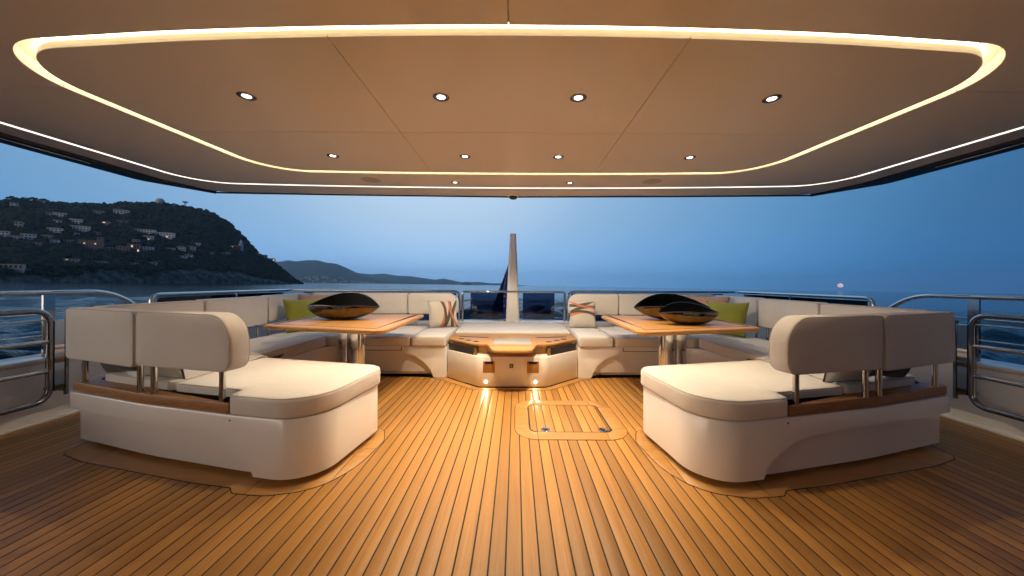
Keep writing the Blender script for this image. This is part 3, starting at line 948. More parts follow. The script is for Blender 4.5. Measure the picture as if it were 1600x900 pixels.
# bowls: boat shaped, pointed ends, high back wall
def bowl(x, y, z, Ls, W, Hf, Hb, tip, label, rot=0):
    root = empty('bowl', (x, y, z))
    root.rotation_euler = (0, 0, rot)
    tag(root, label, 'bowl', 'boat shaped bronze bowls')
    nu, nv = 40, 20
    def surf(th):
        V = []
        for i in range(nu + 1):
            u = -1 + 2 * i / nu
            au = abs(u)
            w = (W - th) * (1 - au ** 2.1) ** .9 + .002
            zb = th + tip * (au ** 2.6) * .96
            front = tip + (Hf - tip) * math.cos(u * math.pi / 2) ** .8 - .012 * math.exp(-((u - .12) / .33) ** 2) 
            bk = tip + (Hb - tip) * (1 - u * u) ** .95
            for k in range(nv + 1):
                a = math.pi * k / nv            # 0 back rim .. pi front rim
                c = math.cos(a)
                rimz = bk if c > 0 else front
                yy = w * math.copysign(abs(c) ** .5, c)
                zz = zb + (rimz - zb) * (1 - math.sin(a) ** .9) if 0 < k < nv else rimz
                V.append(((Ls - th) * u, yy, zz))
        return V
    Vo = surf(0); Vi = surf(.008)
    n1 = nv + 1
    Fo = []; Fi = []
    for i in range(nu):
        for k in range(nv):
            a, b, c, d = i * n1 + k, (i + 1) * n1 + k, (i + 1) * n1 + k + 1, i * n1 + k + 1
            Fo.append((a, d, c, b))
            Fi.append((a, b, c, d))
    mesh_obj('bowl_shell', Vo, Fo, 'bronze', root, 70)
    mesh_obj('bowl_lining', Vi, Fi, 'bowl_black', root, 70)
    rimV = [Vo[i * n1] for i in range(nu + 1)] + [Vo[i * n1 + nv] for i in range(nu - 1, 0, -1)]
    tube('rim', [Vector(v) for v in rimV], .0045, 'bronze', root, 6, True)
bowl(-1.70, 3.42, .722, .375, .165, .150, .262, .125, 'wide dark bronze boat-shaped bowl alone on the left table', R(-3))
bowl(1.64, 3.50, .722, .385, .165, .150, .262, .125, 'larger dark bronze boat-shaped bowl, rear of two on right table', R(-3))
bowl(1.62, 3.12, .722, .285, .125, .128, .195, .105, 'smaller shiny bronze boat-shaped bowl in front of the larger one', R(3))

# ================================================================== PILLOWS
def pillow_mesh(w, h, th, name, mat, sag=0.0):
    n = 18
    V = []; Fc = []
    for side in (1, -1):
        for i in range(n + 1):
            for j in range(n + 1):
                u = -1 + 2 * i / n; v = -1 + 2 * j / n
                e = (1 - abs(u) ** 2.6) * (1 - abs(v) ** 2.6)
                pin = 1 - .075 * (1 - abs(u) ** 2) * (abs(v) ** 3)
                pin2 = 1 - .075 * (1 - abs(v) ** 2) * (abs(u) ** 3)
                d = th / 2 * e ** .55 * (1 + .10 * noise.noise((u * 1.7 + w, v * 1.7, side * 3.1 + h)))
                V.append((u * w / 2 * pin2, -side * d, h / 2 + v * h / 2 * pin - sag * e))
    m_ = (n + 1) ** 2
    for sd in (0, 1):
        for i in range(n):
            for j in range(n):
                a = sd * m_ + i * (n + 1) + j
                q = (a, a + n + 1, a + n + 2, a + 1)
                Fc.append(q if sd == 0 else q[::-1])
    me = bpy.data.meshes.new(name)
    bm = bmesh.new()
    vs = [bm.verts.new(v) for v in V]
    for f_ in Fc: bm.faces.new([vs[k] for k in f_])
    bmesh.ops.remove_doubles(bm, verts=bm.verts, dist=1e-5)
    bmesh.ops.recalc_face_normals(bm, faces=bm.faces)
    bm.to_mesh(me); bm.free()
    me.polygons.foreach_set('use_smooth', [True] * len(me.polygons))
    me.materials.append(MATS[mat])
    return me
def pillow(x, y, z, w, h, th, rz, tilt, mat, label, roll=0, group='loose sofa pillows', piping=None):
    me = pillow_mesh(w, h, th, 'pillow', mat)
    o = link(bpy.data.objects.new('pillow', me))
    o.location = (x, y, z)
    o.rotation_euler = (Matrix.Rotation(rz, 4, 'Z') @ Matrix.Rotation(tilt, 4, 'X') @ Matrix.Rotation(roll, 4, 'Y')).to_euler()
    tag(o, label, 'pillow', group)
    if piping:
        pts = []
        k = 14
        hh = lambda v, u: h / 2 + v * h / 2 * (1 - .075 * (1 - u * u) * abs(v) ** 3)
        ww = lambda u, v: u * w / 2 * (1 - .075 * (1 - v * v) * abs(u) ** 3)
        for a, b in (((-1, -1), (1, -1)), ((1, -1), (1, 1)), ((1, 1), (-1, 1)), ((-1, 1), (-1, -1))):
            for q in range(k):
                u = a[0] + (b[0] - a[0]) * q / k; v = a[1] + (b[1] - a[1]) * q / k
                pts.append((ww(u, v), 0, hh(v, u)))
        tube('piping', pts, .005, piping, o, 6, True)
    return o
def striped(name, swap):
    m = fabric(name, (.66, .63, .58))
    bsd = B(m)
    base = bsd.inputs['Base Color'].links[0].from_socket
    t = N(m, 'TexCoord'); sp = N(m, 'SeparateXYZ'); L(m, t.outputs['Object'], sp.inputs[0])
    cmb = N(m, 'CombineXYZ')
    if swap:
        L(m, sp.outputs['Z'], cmb.inputs[0]); L(m, sp.outputs['X'], cmb.inputs[1])
    else:
        L(m, sp.outputs['X'], cmb.inputs[0]); L(m, sp.outputs['Z'], cmb.inputs[1])
    cur = base
    # (centre, radius, half width, colour): long arcs crossing the cover; across = first axis, up = second axis
    off = -.19 if swap else 0
    arcs = [((.02, -.21), .42, .020, (.55, .19, .09)), ((.10, -.25), .53, .021, (.085, .070, .058)), ((-.10, .75), .45, .021, (.085, .070, .058)), ((.14, .82), .55, .014, (.55, .19, .09)), ((-.06, -.28), .50, .016, (.085, .070, .058))]
    for (cx, cy), r_, hw, c in arcs:
        ds = N(m, 'VectorMath', operation='DISTANCE')
        L(m, cmb.outputs[0], ds.inputs[0])
        ds.inputs[1].default_value = (cx + (.19 if swap else 0), cy + off, 0)
        sb = N(m, 'Math', operation='SUBTRACT'); L(m, ds.outputs['Value'], sb.inputs[0]); sb.inputs[1].default_value = r_
        ab = N(m, 'Math', operation='ABSOLUTE'); L(m, sb.outputs[0], ab.inputs[0])
        lt = N(m, 'Math', operation='LESS_THAN'); L(m, ab.outputs[0], lt.inputs[0]); lt.inputs[1].default_value = hw
        mx = N(m, 'Mix'); mx.data_type = 'RGBA'
        L(m, lt.outputs[0], mx.inputs['Factor']); L(m, cur, mx.inputs['A']); mx.inputs['B'].default_value = (*c, 1)
        cur = mx.outputs['Result']
    L(m, cur, bsd.inputs['Base Color'])
striped('striped_fabric', False)
striped('striped_fabric_turned', True)
SZ = .484
pillow(-.935, 4.60, SZ, .40, .38, .15, R(22), R(-18), 'striped_fabric_turned', 'cream pillow with upright brown and orange stripes left of console', 0)
pillow(.945, 4.62, SZ, .37, .37, .15, R(-4), R(-14), 'striped_fabric', 'cream pillow with crossing brown and orange bands right of console', 0)
pillow(-2.52, 4.20, SZ, .46, .42, .16, R(52), R(-20), 'green_fabric', 'olive green pillow in the corner of the left sofa')
pillow(-2.60, 4.62, SZ + .01, .50, .44, .15, R(38), R(-10), 'pink_fabric', 'peach pink pillow behind the green one on the left sofa')
pillow(2.48, 4.02, SZ, .46, .42, .16, R(-48), R(-20), 'green_fabric', 'olive green pillow in the corner of the right sofa')
pillow(2.56, 4.50, SZ + .01, .50, .44, .15, R(-38), R(-10), 'pink_fabric', 'peach pink pillow behind the green one on the right sofa')
pillow(-2.60, 2.305, SZ - .012, .36, .36, .15, R(163), R(-6), 'charcoal_fabric', 'charcoal pillow seen under the backrest of the left sofa', R(8))
pillow(-2.24, 2.205, SZ - .012, .34, .36, .14, R(170), R(-8), 'pale_fabric', 'pale pillow beside the charcoal one under the left backrest', piping='charcoal_fabric')
pillow(2.50, 2.275, SZ - .012, .36, .36, .15, R(-163), R(-6), 'charcoal_fabric', 'charcoal pillow seen under the backrest of the right sofa', R(-8))
pillow(2.14, 2.18, SZ - .012, .34, .36, .14, R(-170), R(-8), 'pale_fabric', 'pale pillow with dark piping under the right backrest', piping='charcoal_fabric')

# ================================================================== MAST AND FLAG
mast = empty('flag_mast', (-.015, 5.62, .46))
tag(mast, 'tall tapered white mast rising behind the console', 'mast')
def mast_sec(w, d, y0, z):
    q = fillet([(-w / 2, 0), (w / 2, 0), (w * .36, d), (-w * .36, d)], min(w, d) * .22, 4)
    return [(p[0], p[1] + y0, z) for p in q]
secs = [mast_sec(.245, .34, -.10, 0), mast_sec(.225, .31, -.095, .16), mast_sec(.185, .26, -.07, .62), mast_sec(.145, .20, -.045, 1.05), mast_sec(.105, .14, -.02, 1.43), mast_sec(.098, .13, -.016, 1.44)]
V = [p for s_ in secs for p in s_]; n = len(secs[0]); Fc = []
for k in range(len(secs) - 1):
    for i in range(n):
        j = (i + 1) % n; Fc.append((k * n + i, k * n + j, (k + 1) * n + j, (k + 1) * n + i))
Fc.append(tuple(range(n - 1, -1, -1))); Fc.append(tuple((len(secs) - 1) * n + i for i in range(n)))
mesh_obj('fin', V, Fc, 'white_paint', mast, 40)
lathe('foot', [(.16, -.004), (.16, .008), (.15, .014)], 'steel', mast, (0, .05, 0))
flag = empty('flag', (-.10, 5.93, .55))
tag(flag, 'dark blue ensign hanging limp behind the white mast', 'flag')
m = pbr('flag_blue', (.035, .06, .24), .8); B(m).inputs['Sheen Weight'].default_value = .3
pbr('flag_red', (.45, .03, .03), .8); pbr('flag_white', (.6, .6, .6), .8)
def flag_pt(u, v):   # u across 0..1 away from the mast, v down 0..1
    wdt = .02 + .34 * v ** 1.05
    if v > .80: wdt *= 1 - (v - .80) * 1.5
    x = -wdt * u
    fold = .05 * math.sin(u * 9 + v * 2) * (.25 + u)
    z = .87 - .92 * v - .02 * u * (1 - v) - .04 * u * v
    return Vector((x + .02, fold, z))
nu, nv = 22, 26
V = [flag_pt(i / nu, j / nv) for i in range(nu + 1) for j in range(nv + 1)]
Fc = [(i * (nv + 1) + j, (i + 1) * (nv + 1) + j, (i + 1) * (nv + 1) + j + 1, i * (nv + 1) + j + 1) for i in range(nu) for j in range(nv)]
cl = mesh_obj('cloth', V, Fc, 'flag_blue', flag, 80)
sd = cl.modifiers.new('thickness', 'SOLIDIFY'); sd.thickness = .003
def flag_patch(u, v, r, mat, nm, pts=5):
    c = flag_pt(u, v); V = [c + Vector((0, -.012, 0))]
    for k in range(pts * 2):
        a = math.pi * k / pts + math.pi / 2; q = r if k % 2 == 0 else r * .45
        V.append(c + Vector((q * math.cos(a), -.008, q * math.sin(a))))
    mesh_obj(nm, V, [(0, 1 + k, 1 + (k + 1) % (pts * 2)) for k in range(pts * 2)], mat, flag, smooth=False)
for u, v in ((.35, .60), (.42, .70), (.30, .78), (.55, .80)):
    flag_patch(u, v, .022, 'flag_white', 'star')
flag_patch(.95, .18, .020, 'flag_red', 'canton_bar'); flag_patch(.97, .24, .018, 'flag_white', 'canton_bar'); flag_patch(.9, .29, .02, 'flag_red', 'canton_bar')
tube('halyard', [(.02, -.0, -.08), (.02, 0, .90), (.06, -.12, .96)], .004, 'steel', flag, 6)

# ================================================================== SEA AND LAND
# the yacht heels a little: the sea and the land share one slightly rolled and pitched frame, pivoting at the eye
SEA_EYE = 8.1
SEA_M = Matrix.Translation(EYE) @ Matrix.Rotation(R(-0.535), 4, 'X') @ Matrix.Rotation(R(0.66), 4, 'Y') @ Matrix.Translation((0, 0, -SEA_EYE))
SM = np.array(SEA_M)
def sea_xf(V):
    A = np.asarray(V, dtype=np.float64).reshape(-1, 3)
    return A @ SM[:3, :3].T + SM[:3, 3]
def ray(x, y):
    """slopes across and up, in the sea frame, of a point given in 1600 x 900 picture units"""
    u, v = x - 806, y - 446
    r = R(.945)
    return (u * math.cos(r) + v * math.sin(r)) / 533.3, (u * math.sin(r) - v * math.cos(r)) / 533.3
def np_mesh(name, V, Fc, mat, parent=None, smooth=True):
    V = np.asarray(V, dtype=np.float32).reshape(-1, 3)
    Fc = np.asarray(Fc, dtype=np.int32)
    k = Fc.shape[1]
    me = bpy.data.meshes.new(name)
    me.vertices.add(len(V)); me.vertices.foreach_set('co', V.ravel())
    me.loops.add(Fc.size); me.loops.foreach_set('vertex_index', Fc.ravel())
    me.polygons.add(len(Fc)); me.polygons.foreach_set('loop_start', np.arange(0, Fc.size, k, dtype=np.int32))
    me.polygons.foreach_set('use_smooth', np.full(len(Fc), smooth))
    me.update(calc_edges=True); me.validate()
    if mat: me.materials.append(MATS[mat])
    return link(bpy.data.objects.new(name, me), parent)

# water: one sheet to the horizon, ripple relief by bump
m = pbr('water', (.002, .014, .032), .09)
B(m).inputs['Specular IOR Level'].default_value = .27
B(m).inputs['IOR'].default_value = 1.33
v = pos(m)
n1 = noise_tex(m, v, .10, 3, .55)
mp2 = pos(m, (.55, 1.0, 1.0), (0, 0, .4))
n2 = noise_tex(m, mp2, .55, 4, .6)
n3 = noise_tex(m, mp2, 2.2, 3, .6)
a1 = N(m, 'Math', operation='MULTIPLY_ADD'); L(m, n1, a1.inputs[0]); a1.inputs[1].default_value = .5
a2 = N(m, 'Math', operation='MULTIPLY_ADD'); L(m, n2, a2.inputs[0]); a2.inputs[1].default_value = .22
a3 = N(m, 'Math', operation='MULTIPLY'); L(m, n3, a3.inputs[0]); a3.inputs[1].default_value = .05
L(m, a3.outputs[0], a2.inputs[2]); L(m, a2.outputs[0], a1.inputs[2])
add_bump(m, a1.outputs[0], 1.0, 1.0)
# polar sheet: fine rows and real swell where the water is near, flat and coarse far off and behind
rows = [8.1 / t for t in np.linspace(.62, .30, 30)] + [8.1 / t for t in np.linspace(.298, .0045, 300)] + [2400, 3500, 6000, 10000, 16000, 24000]
rows = np.array([2.0, 6.0, 10.0] + [r_ for r_ in rows if r_ > 12])
azs = np.concatenate([np.linspace(-180, -64, 30)[:-1], np.linspace(-64, 64, 460), np.linspace(64, 180, 30)[1:-1]])
rr, aa = np.meshgrid(rows, np.radians(azs), indexing='ij')
gx = rr * np.sin(aa); gy = rr * np.cos(aa)
space = np.gradient(rows)[:, None] * np.ones_like(aa)
gz = np.zeros_like(gx)
wr = np.random.default_rng(11)
for lam in np.geomspace(1.6, 26, 64):
    th = wr.normal(2.2, .75); ph = wr.uniform(0, 6.28)
    kx, ky = 2 * math.pi / lam * math.cos(th), 2 * math.pi / lam * math.sin(th)
    amp = .0165 * lam ** .88
    fade = np.clip((lam / space - 2.2) / 2.0, 0, 1) * np.clip((1500 - rr) / 700, 0, 1)
    arg = kx * gx + ky * gy + ph
    gz += amp * fade * (np.sin(arg) + .22 * np.sin(2 * arg + 1.3))
V = np.stack([gx, gy, gz], -1).reshape(-1, 3)
nr, na = rr.shape
I = np.arange(nr * na).reshape(nr, na)
a_ = I[:-1, :]; b_ = I[1:, :]
Fc = np.stack([a_, np.roll(a_, -1, 1), np.roll(b_, -1, 1), b_], -1).reshape(-1, 4)
cen = len(V); 
sea = np_mesh('sea', sea_xf(V), Fc, 'water')
tag(sea, 'dark blue rippled sea reaching the horizon', kind='structure')

# land materials
def land(name, c0, c1, sc_, rock=None):
    m = pbr(name, c1, .95)
    v = pos(m)
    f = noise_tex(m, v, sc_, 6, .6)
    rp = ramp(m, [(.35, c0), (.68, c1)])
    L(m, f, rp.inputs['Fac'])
    if rock:
        t = N(m, 'Attribute'); t.attribute_name = 'rock'
        f2 = noise_tex(m, v, sc_ * 2.5, 5, .65)
        rr = ramp(m, [(.40, tuple(c * .10 for c in rock)), (.62, rock)])
        L(m, f2, rr.inputs['Fac'])
        mx = N(m, 'Mix'); mx.data_type = 'RGBA'
        L(m, t.outputs['Fac'], mx.inputs['Factor']); L(m, rp.outputs['Color'], mx.inputs['A']); L(m, rr.outputs['Color'], mx.inputs['B'])
        L(m, mx.outputs['Result'], B(m).inputs['Base Color'])
    else:
        L(m, rp.outputs['Color'], B(m).inputs['Base Color'])
    return m
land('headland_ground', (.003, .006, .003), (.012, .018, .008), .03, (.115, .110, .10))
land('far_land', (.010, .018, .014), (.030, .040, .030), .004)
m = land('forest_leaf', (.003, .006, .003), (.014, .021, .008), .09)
pbr('bark', (.05, .035, .025), .9)

def interp(x, tab):
    xs_, ys_ = zip(*tab)
    return float(np.interp(x, xs_, ys_))
SHORE = [(-420, 400), (-200, 470), (0, 560), (100, 640), (200, 750), (300, 890), (400, 1080), (445, 1200), (474, 1300)]
DEPTH = [(-420, 480), (0, 460), (150, 430), (300, 360), (400, 230), (445, 110), (474, 25)]
SKYL = [(-420, 318), (-200, 312), (0, 312), (30, 309), (60, 312), (100, 314), (130, 316), (165, 316), (200, 313), (245, 314), (270, 318), (300, 322), (325, 327), (345, 338), (362, 350), (378, 366), (392, 380), (402, 392), (412, 400), (424, 404), (436, 412), (450, 424), (462, 434), (474, 441.5)]
def hill(x, t):
    """headland point: x picks the bearing, t runs 0 at the shore, 1 at the ridge, on to 1.7 behind it"""
    ys_ = interp(x, SHORE); dp = interp(x, DEPTH)
    yr = ys_ + dp
    sx_, sz_ = ray(x, interp(x, SKYL) + 3.2)
    H = max(0.5, SEA_EYE + sz_ * yr)
    Y = ys_ + dp * t
    ax, _ = ray(x, 440)
    if t <= 1:
        p = .075 * min(1, t / .035) + .925 * (t ** 1.05) if t > 0 else 0
        p = p if t < .97 else p
    else:
        p = 1 - .75 * ((t - 1) / .7) ** 1.4
    z = H * min(1.0, p)
    X = ax * Y
    nz = noise.fractal(Vector((X * .006, Y * .006, 0)), 1.0, 2.0, 4)
    z += nz * 9.0 * min(1, t * 3) * max(0, 1 - abs(t - 1) * .0) * (1 if t < .85 or t > 1.1 else .25)
    if 0 < t < .14:
        z += 6 * noise.noise(Vector((X * .03, Y * .03, 5))) * (1 - abs(t - .07) / .07)
    return X, Y, (z if t > 0 else -2.0)
cols = [-420 + i * (894 / 220) for i in range(221)]
ts = [-.01, 0.0, .008, .018, .03, .05, .08, .12, .17, .23, .30, .38, .46, .54, .62, .70, .78, .85, .91, .96, 1.0, 1.06, 1.15, 1.3, 1.5, 1.7]
V = []; rock = []
for x in cols:
    for t in ts:
        p = hill(x, t)
        V.append(p)
        k = noise.noise(Vector((p[0] * .012, p[1] * .012, 9))) * .5 + .5
        lim = .018 + .05 * max(0, k - .35) + (.12 if x > 230 else 0) * max(0, min(1, (x - 230) / 150)) * (.5 + k)
        rock.append(1.0 if t < lim * .8 else (0.0 if t > lim * 1.3 else .5))
nt_ = len(ts)
Fc = [(i * nt_ + j, (i + 1) * nt_ + j, (i + 1) * nt_ + j + 1, i * nt_ + j + 1) for i in range(len(cols) - 1) for j in range(nt_ - 1)]
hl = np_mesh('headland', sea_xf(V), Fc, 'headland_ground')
at_ = hl.data.attributes.new('rock', 'FLOAT', 'POINT'); at_.data.foreach_set('value', rock)
tag(hl, 'dark wooded headland rising steeply from the sea', kind='structure')

# woodland on the headland: many small leafy crowns, one mass
ico = bmesh.new(); bmesh.ops.create_icosphere(ico, subdivisions=1, radius=1.0)
ico.verts.ensure_lookup_table()
IV = np.array([v.co[:] for v in ico.verts]); IF = np.array([[v.index for v in f_.verts] for f_ in ico.faces]); ico.free()
rng = np.random.default_rng(5)

# houses first, so that the trees leave room for them
def find_t(x, y):
    _, want = ray(x, y)
    lo, hi_ = .01, 1.0
    best = None
    for k in range(200):
        t = lo + (hi_ - lo) * k / 199
        X, Y, Z = hill(x, t)
        if (Z - SEA_EYE) / Y >= want:
            return t
    return .98
for nm, c in (('house_white', (.66, .68, .72)), ('house_cream', (.38, .37, .36)), ('house_pink', (.24, .19, .18)), ('house_red', (.20, .07, .055)), ('roof_tile', (.16, .085, .06)), ('house_window', (.02, .022, .03)), ('dome_white', (.5, .52, .56))):
    mm_ = pbr(nm, c, .85)
    f_ = noise_tex(mm_, pos(mm_), .6, 4)
    rp_ = ramp(mm_, [(.3, tuple(q * .78 for q in c)), (.7, c)]); L(mm_, f_, rp_.inputs['Fac']); L(mm_, rp_.outputs['Color'], B(mm_).inputs['Base Color'])
def boxv(x0, x1, y0, y1, z0, z1):
    V = [(x0, y0, z0), (x1, y0, z0), (x1, y1, z0), (x0, y1, z0), (x0, y0, z1), (x1, y0, z1), (x1, y1, z1), (x0, y1, z1)]
    Fc = [(0, 3, 2, 1), (4, 5, 6, 7), (0, 1, 5, 4), (1, 2, 6, 5), (2, 3, 7, 6), (3, 0, 4, 7)]
    return V, Fc
HOUSES = []
def house(x, y, wpx, hpx, mat, label, floors=2, bays=4, lit=0, flat=True, group='houses on the headland', name='house', depth=9):
    """x, y: middle of the foot of the facade in picture units"""
    t = find_t(x, y)
    X, Y, Z = hill(x, t)
    k = Y / 533.3
    w = wpx * k; h_ = hpx * k
    yaw = math.atan2(X, Y) * -.75 + random.uniform(-.15, .15)
    M4 = SEA_M @ Matrix.Translation((X, Y - 4, Z - 1.0)) @ Matrix.Rotation(yaw, 4, 'Z')
    root = empty(name); root.matrix_world = M4
    tag(root, label, 'house', group)
    def part(nm, b, mt):
        V, Fc = b
        return mesh_obj(nm, V, Fc, mt, root, smooth=False)
    part('wall', boxv(-w / 2, w / 2, 0, depth, -6, h_), mat)
    if flat:
        part('roof', boxv(-w / 2 - .4, w / 2 + .4, -.4, depth + .4, h_, h_ + .7), mat if random.random() < .5 else 'roof_tile')
    else:
        V = [(-w / 2 - .6, -.6, h_), (w / 2 + .6, -.6, h_), (w / 2 + .6, depth + .6, h_), (-w / 2 - .6, depth + .6, h_), (-w / 2 + w * .2, depth / 2, h_ + 2.6), (w / 2 - w * .2, depth / 2, h_ + 2.6)]
        part('roof', (V, [(0, 1, 5, 4), (1, 2, 5), (2, 3, 4, 5), (3, 0, 4), (0, 3, 2, 1)]), 'roof_tile')
    fh = h_ / floors
    nlit = 0
    for f_ in range(floors):
        for b_ in range(bays):
            cx = -w / 2 + w * (b_ + .5) / bays; ww = w / bays * .26
            z0 = f_ * fh + fh * .30; z1 = f_ * fh + fh * .78
            on = lit and random.random() < lit
            part('window', boxv(cx - ww, cx + ww, -.06, .3, z0, z1), 'window_lit' if on else 'house_window')
    HOUSES.append((x, y, wpx, hpx))
    return root
GEN = 'small pale house among the dark trees of the headland'
house(142, 389, 25, 14, 'house_pink', 'long pink hotel block with rows of windows on the headland', 4, 9, .03, True, name='hotel', group='houses on the headland')
house(157, 388, 6, 17, 'house_pink', 'narrow stair tower at the right end of the pink hotel', 4, 1, 0)
house(368, 392, 12, 8, 'house_red', 'dark red church nave beside its white bell tower', 2, 3, .1, False, name='church')
house(14, 422, 32, 8, 'house_cream', 'long low cream building near the waterline at far left', 1, 7, .08)
spec = [(22, 320, 8, 4, 'w'), (68, 316, 9, 5, 'w'), (93, 339, 13, 7, 'w'), (75, 337, 11, 5, 'c'), (153, 333, 16, 4, 'c'), (189, 333, 17, 6, 'w'), (30, 355, 8, 9, 'c'), (90, 347, 8, 4, 'w'),
        (118, 349, 13, 7, 'w'), (125, 360, 20, 7, 'w'), (166, 352, 9, 6, 'c'), (193, 348, 14, 4, 'p'), (86, 363, 15, 7, 'w'), (7, 369, 10, 9, 'w'), (26, 373, 16, 5, 'w'), (46, 374, 14, 9, 'w'),
        (75, 371, 12, 4, 'c'), (118, 367, 8, 3, 'w'), (153, 366, 8, 4, 'c'), (62, 384, 11, 6, 'c'), (84, 379, 11, 5, 'w'), (104, 378, 16, 4, 'w'), (74, 391, 12, 4, 'c'), (172, 390, 8, 4, 'w'),
        (193, 393, 14, 8, 'p'), (210, 394, 13, 13, 'p'), (228, 392, 18, 7, 'w'), (213, 379, 8, 5, 'c'), (225, 364, 26, 6, 'w'), (233, 375, 11, 7, 'w'), (259, 371, 20, 8, 'w'), (264, 389, 14, 2.5, 'w'),
        (284, 391, 10, 6, 'w'), (300, 391, 9, 6, 'w'), (308, 383, 8, 3.5, 'w'), (287, 404, 9, 5, 'w'), (295, 403, 9, 6, 'w'), (330, 397, 8, 3, 'c'), (240, 414, 9, 4, 'w'), (107, 409, 24, 5, 'c'), (157, 412, 20, 4, 'w'), (208, 414, 14, 4, 'w'), (352, 397, 12, 3, 'c'), (409, 398, 14, 4, 'c'), (424, 402, 10, 4, 'c')]
mt_ = {'w': 'house_white', 'c': 'house_cream', 'p': 'house_pink'}
LAB = {'w': 'small white house among the dark trees of the headland', 'c': 'small cream house among the dark trees of the headland', 'p': 'small pinkish house among the dark trees of the headland'}
BANDS = [(325, 'just under the crest'), (343, 'high on the headland'), (358, 'on the upper slope of the headland'), (372, 'halfway up the headland'), (386, 'just above the level of the pink hotel'), (396, 'level with the foot of the pink hotel'), (500, 'low on the headland above the rocks')]
WORD = {'w': 'white', 'c': 'cream', 'p': 'pinkish'}
NTH = ['leftmost', 'second', 'third', 'fourth', 'fifth', 'sixth', 'seventh', 'eighth', 'ninth', 'tenth', 'eleventh']
def band(y): return next(t for lim, t in BANDS if y < lim)
for (x, y, w, h_, c) in spec:
    peers = sorted(q[0] for q in spec if q[4] == c and band(q[1]) == band(y))
    n_ = peers.index(x)
    lab = 'small %s house %s' % (WORD[c], band(y))
    if len(peers) > 1:
        lab += ', %s of %d' % (NTH[n_] if n_ == 0 else NTH[n_] + ' from left', len(peers))
    house(x, y + .5, w, h_, mt_[c], lab, 2 if h_ > 4.5 else 1, max(2, int(w / 3.2)), .025, random.random() < .6, group=WORD[c] + ' houses on the headland')
# church tower
t_ = find_t(374.5, 392); X, Y, Z = hill(374.5, t_); k = Y / 533.3
root = empty('church_tower'); root.matrix_world = SEA_M @ Matrix.Translation((X, Y - 5, Z - 1)) @ Matrix.Rotation(-.35, 4, 'Z')
tag(root, 'slender white bell tower with pointed top on the headland', 'tower')
a = 2.3 * k
V, Fc = boxv(-a, a, 0, 2 * a, -5, 11 * k); mesh_obj('shaft', V, Fc, 'house_white', root, smooth=False)
V, Fc = boxv(-a * .62, a * .62, a * .38, a * 1.62, 11 * k, 14 * k); mesh_obj('belfry', V, Fc, 'house_white', root, smooth=False)
mesh_obj('spire', [(-a * .7, a * .3, 14 * k), (a * .7, a * .3, 14 * k), (a * .7, a * 1.7, 14 * k), (-a * .7, a * 1.7, 14 * k), (0, a, 18 * k)], [(0, 1, 4), (1, 2, 4), (2, 3, 4), (3, 0, 4), (0, 3, 2, 1)], 'house_white', root, smooth=False)
V, Fc = boxv(-a * .3, a * .3, -.1, .2, 6 * k, 8.5 * k); mesh_obj('window', V, Fc, 'house_window', root, smooth=False)
# radar dome and mast on the crest
X, Y, Z = hill(247, 1.0); k = Y / 533.3
root = empty('radar_dome'); root.matrix_world = SEA_M @ Matrix.Translation((X, Y, Z))
tag(root, 'pale grey radar dome on top of the headland', 'dome')
lathe('dome', [(5.8 * k * math.cos(a_), 3.0 * k + 5.8 * k * math.sin(a_)) for a_ in np.linspace(-.6, 1.5, 9)], 'dome_white', root, seg=20)
lathe('drum', [(4.6 * k, -3), (4.6 * k, 2 * k)], 'house_cream', root, seg=16)
X, Y, Z = hill(286, 1.0); k = Y / 533.3
root = empty('lookout_tower'); root.matrix_world = SEA_M @ Matrix.Translation((X, Y, Z))
tag(root, 'thin lookout tower with small platform on the headland crest', 'tower')
for dx in (-1, 1):
    V, Fc = boxv(dx * k - .7, dx * k + .7, -.7, .7, -8, 7 * k); mesh_obj('leg', V, Fc, 'house_cream', root, smooth=False)
V, Fc = boxv(-2.2 * k, 2.2 * k, -2 * k, 2 * k, 7 * k, 8.6 * k); mesh_obj('platform', V, Fc, 'house_cream', root, smooth=False)
V, Fc = boxv(-2.6 * k, 2.6 * k, -2.4 * k, 2.4 * k, 8.6 * k, 9 * k); mesh_obj('roof', V, Fc, 'roof_tile', root, smooth=False)

def proj(X, Y, Z):
    sx_, sz_ = X / Y, (Z - SEA_EYE) / Y
    r = R(.945)
    a_, b_ = sx_ * 533.3, -sz_ * 533.3
    return 806 + a_ * math.cos(r) - b_ * math.sin(r), 446 + a_ * math.sin(r) + b_ * math.cos(r)
VV = []; FF = []; base = 0
cnt = 0
while cnt < 8200:
    x = rng.uniform(-60, 473); t = 1.05 * rng.uniform(.0, 1.0) ** 1.45
    X, Y, Z = hill(x, t)
    kk = noise.noise(Vector((X * .012, Y * .012, 9))) * .5 + .5
    lim = .016 + .05 * max(0, kk - .35) + (.12 if x > 230 else 0) * max(0, min(1, (x - 230) / 150)) * (.5 + kk)
    if t < lim * rng.uniform(.8, 1.3): continue
    r_ = rng.uniform(2.6, 5.4) * (1 + .25 * (Y / 1000))
    if x > 425: r_ *= .6
    hz = r_ * rng.uniform(.75, 1.15)
    zc = Z + hz * .55 if t < .93 else Z + hz * .15
    px, py = proj(X, Y, zc)
    rp_ = r_ / Y * 533
    hid = False
    for (hx, hy, hw, hh) in HOUSES:
        if abs(px - hx) < hw * .5 + rp_ * .55 and -rp_ * .45 < hy - py < hh + rp_ * .8:
            if Y < hill(hx, find_t(hx, hy))[1] + 8: hid = True
            break
    if hid: continue
    jit = 1 + rng.uniform(-.26, .26, (len(IV), 1))
    P = IV * jit * np.array([r_, r_, hz]) + np.array([X, Y, zc])
    VV.append(P); FF.append(IF + base); base += len(IV); cnt += 1
wood_ = np_mesh('woodland', sea_xf(np.concatenate(VV)), np.concatenate(FF), 'forest_leaf', None, False)
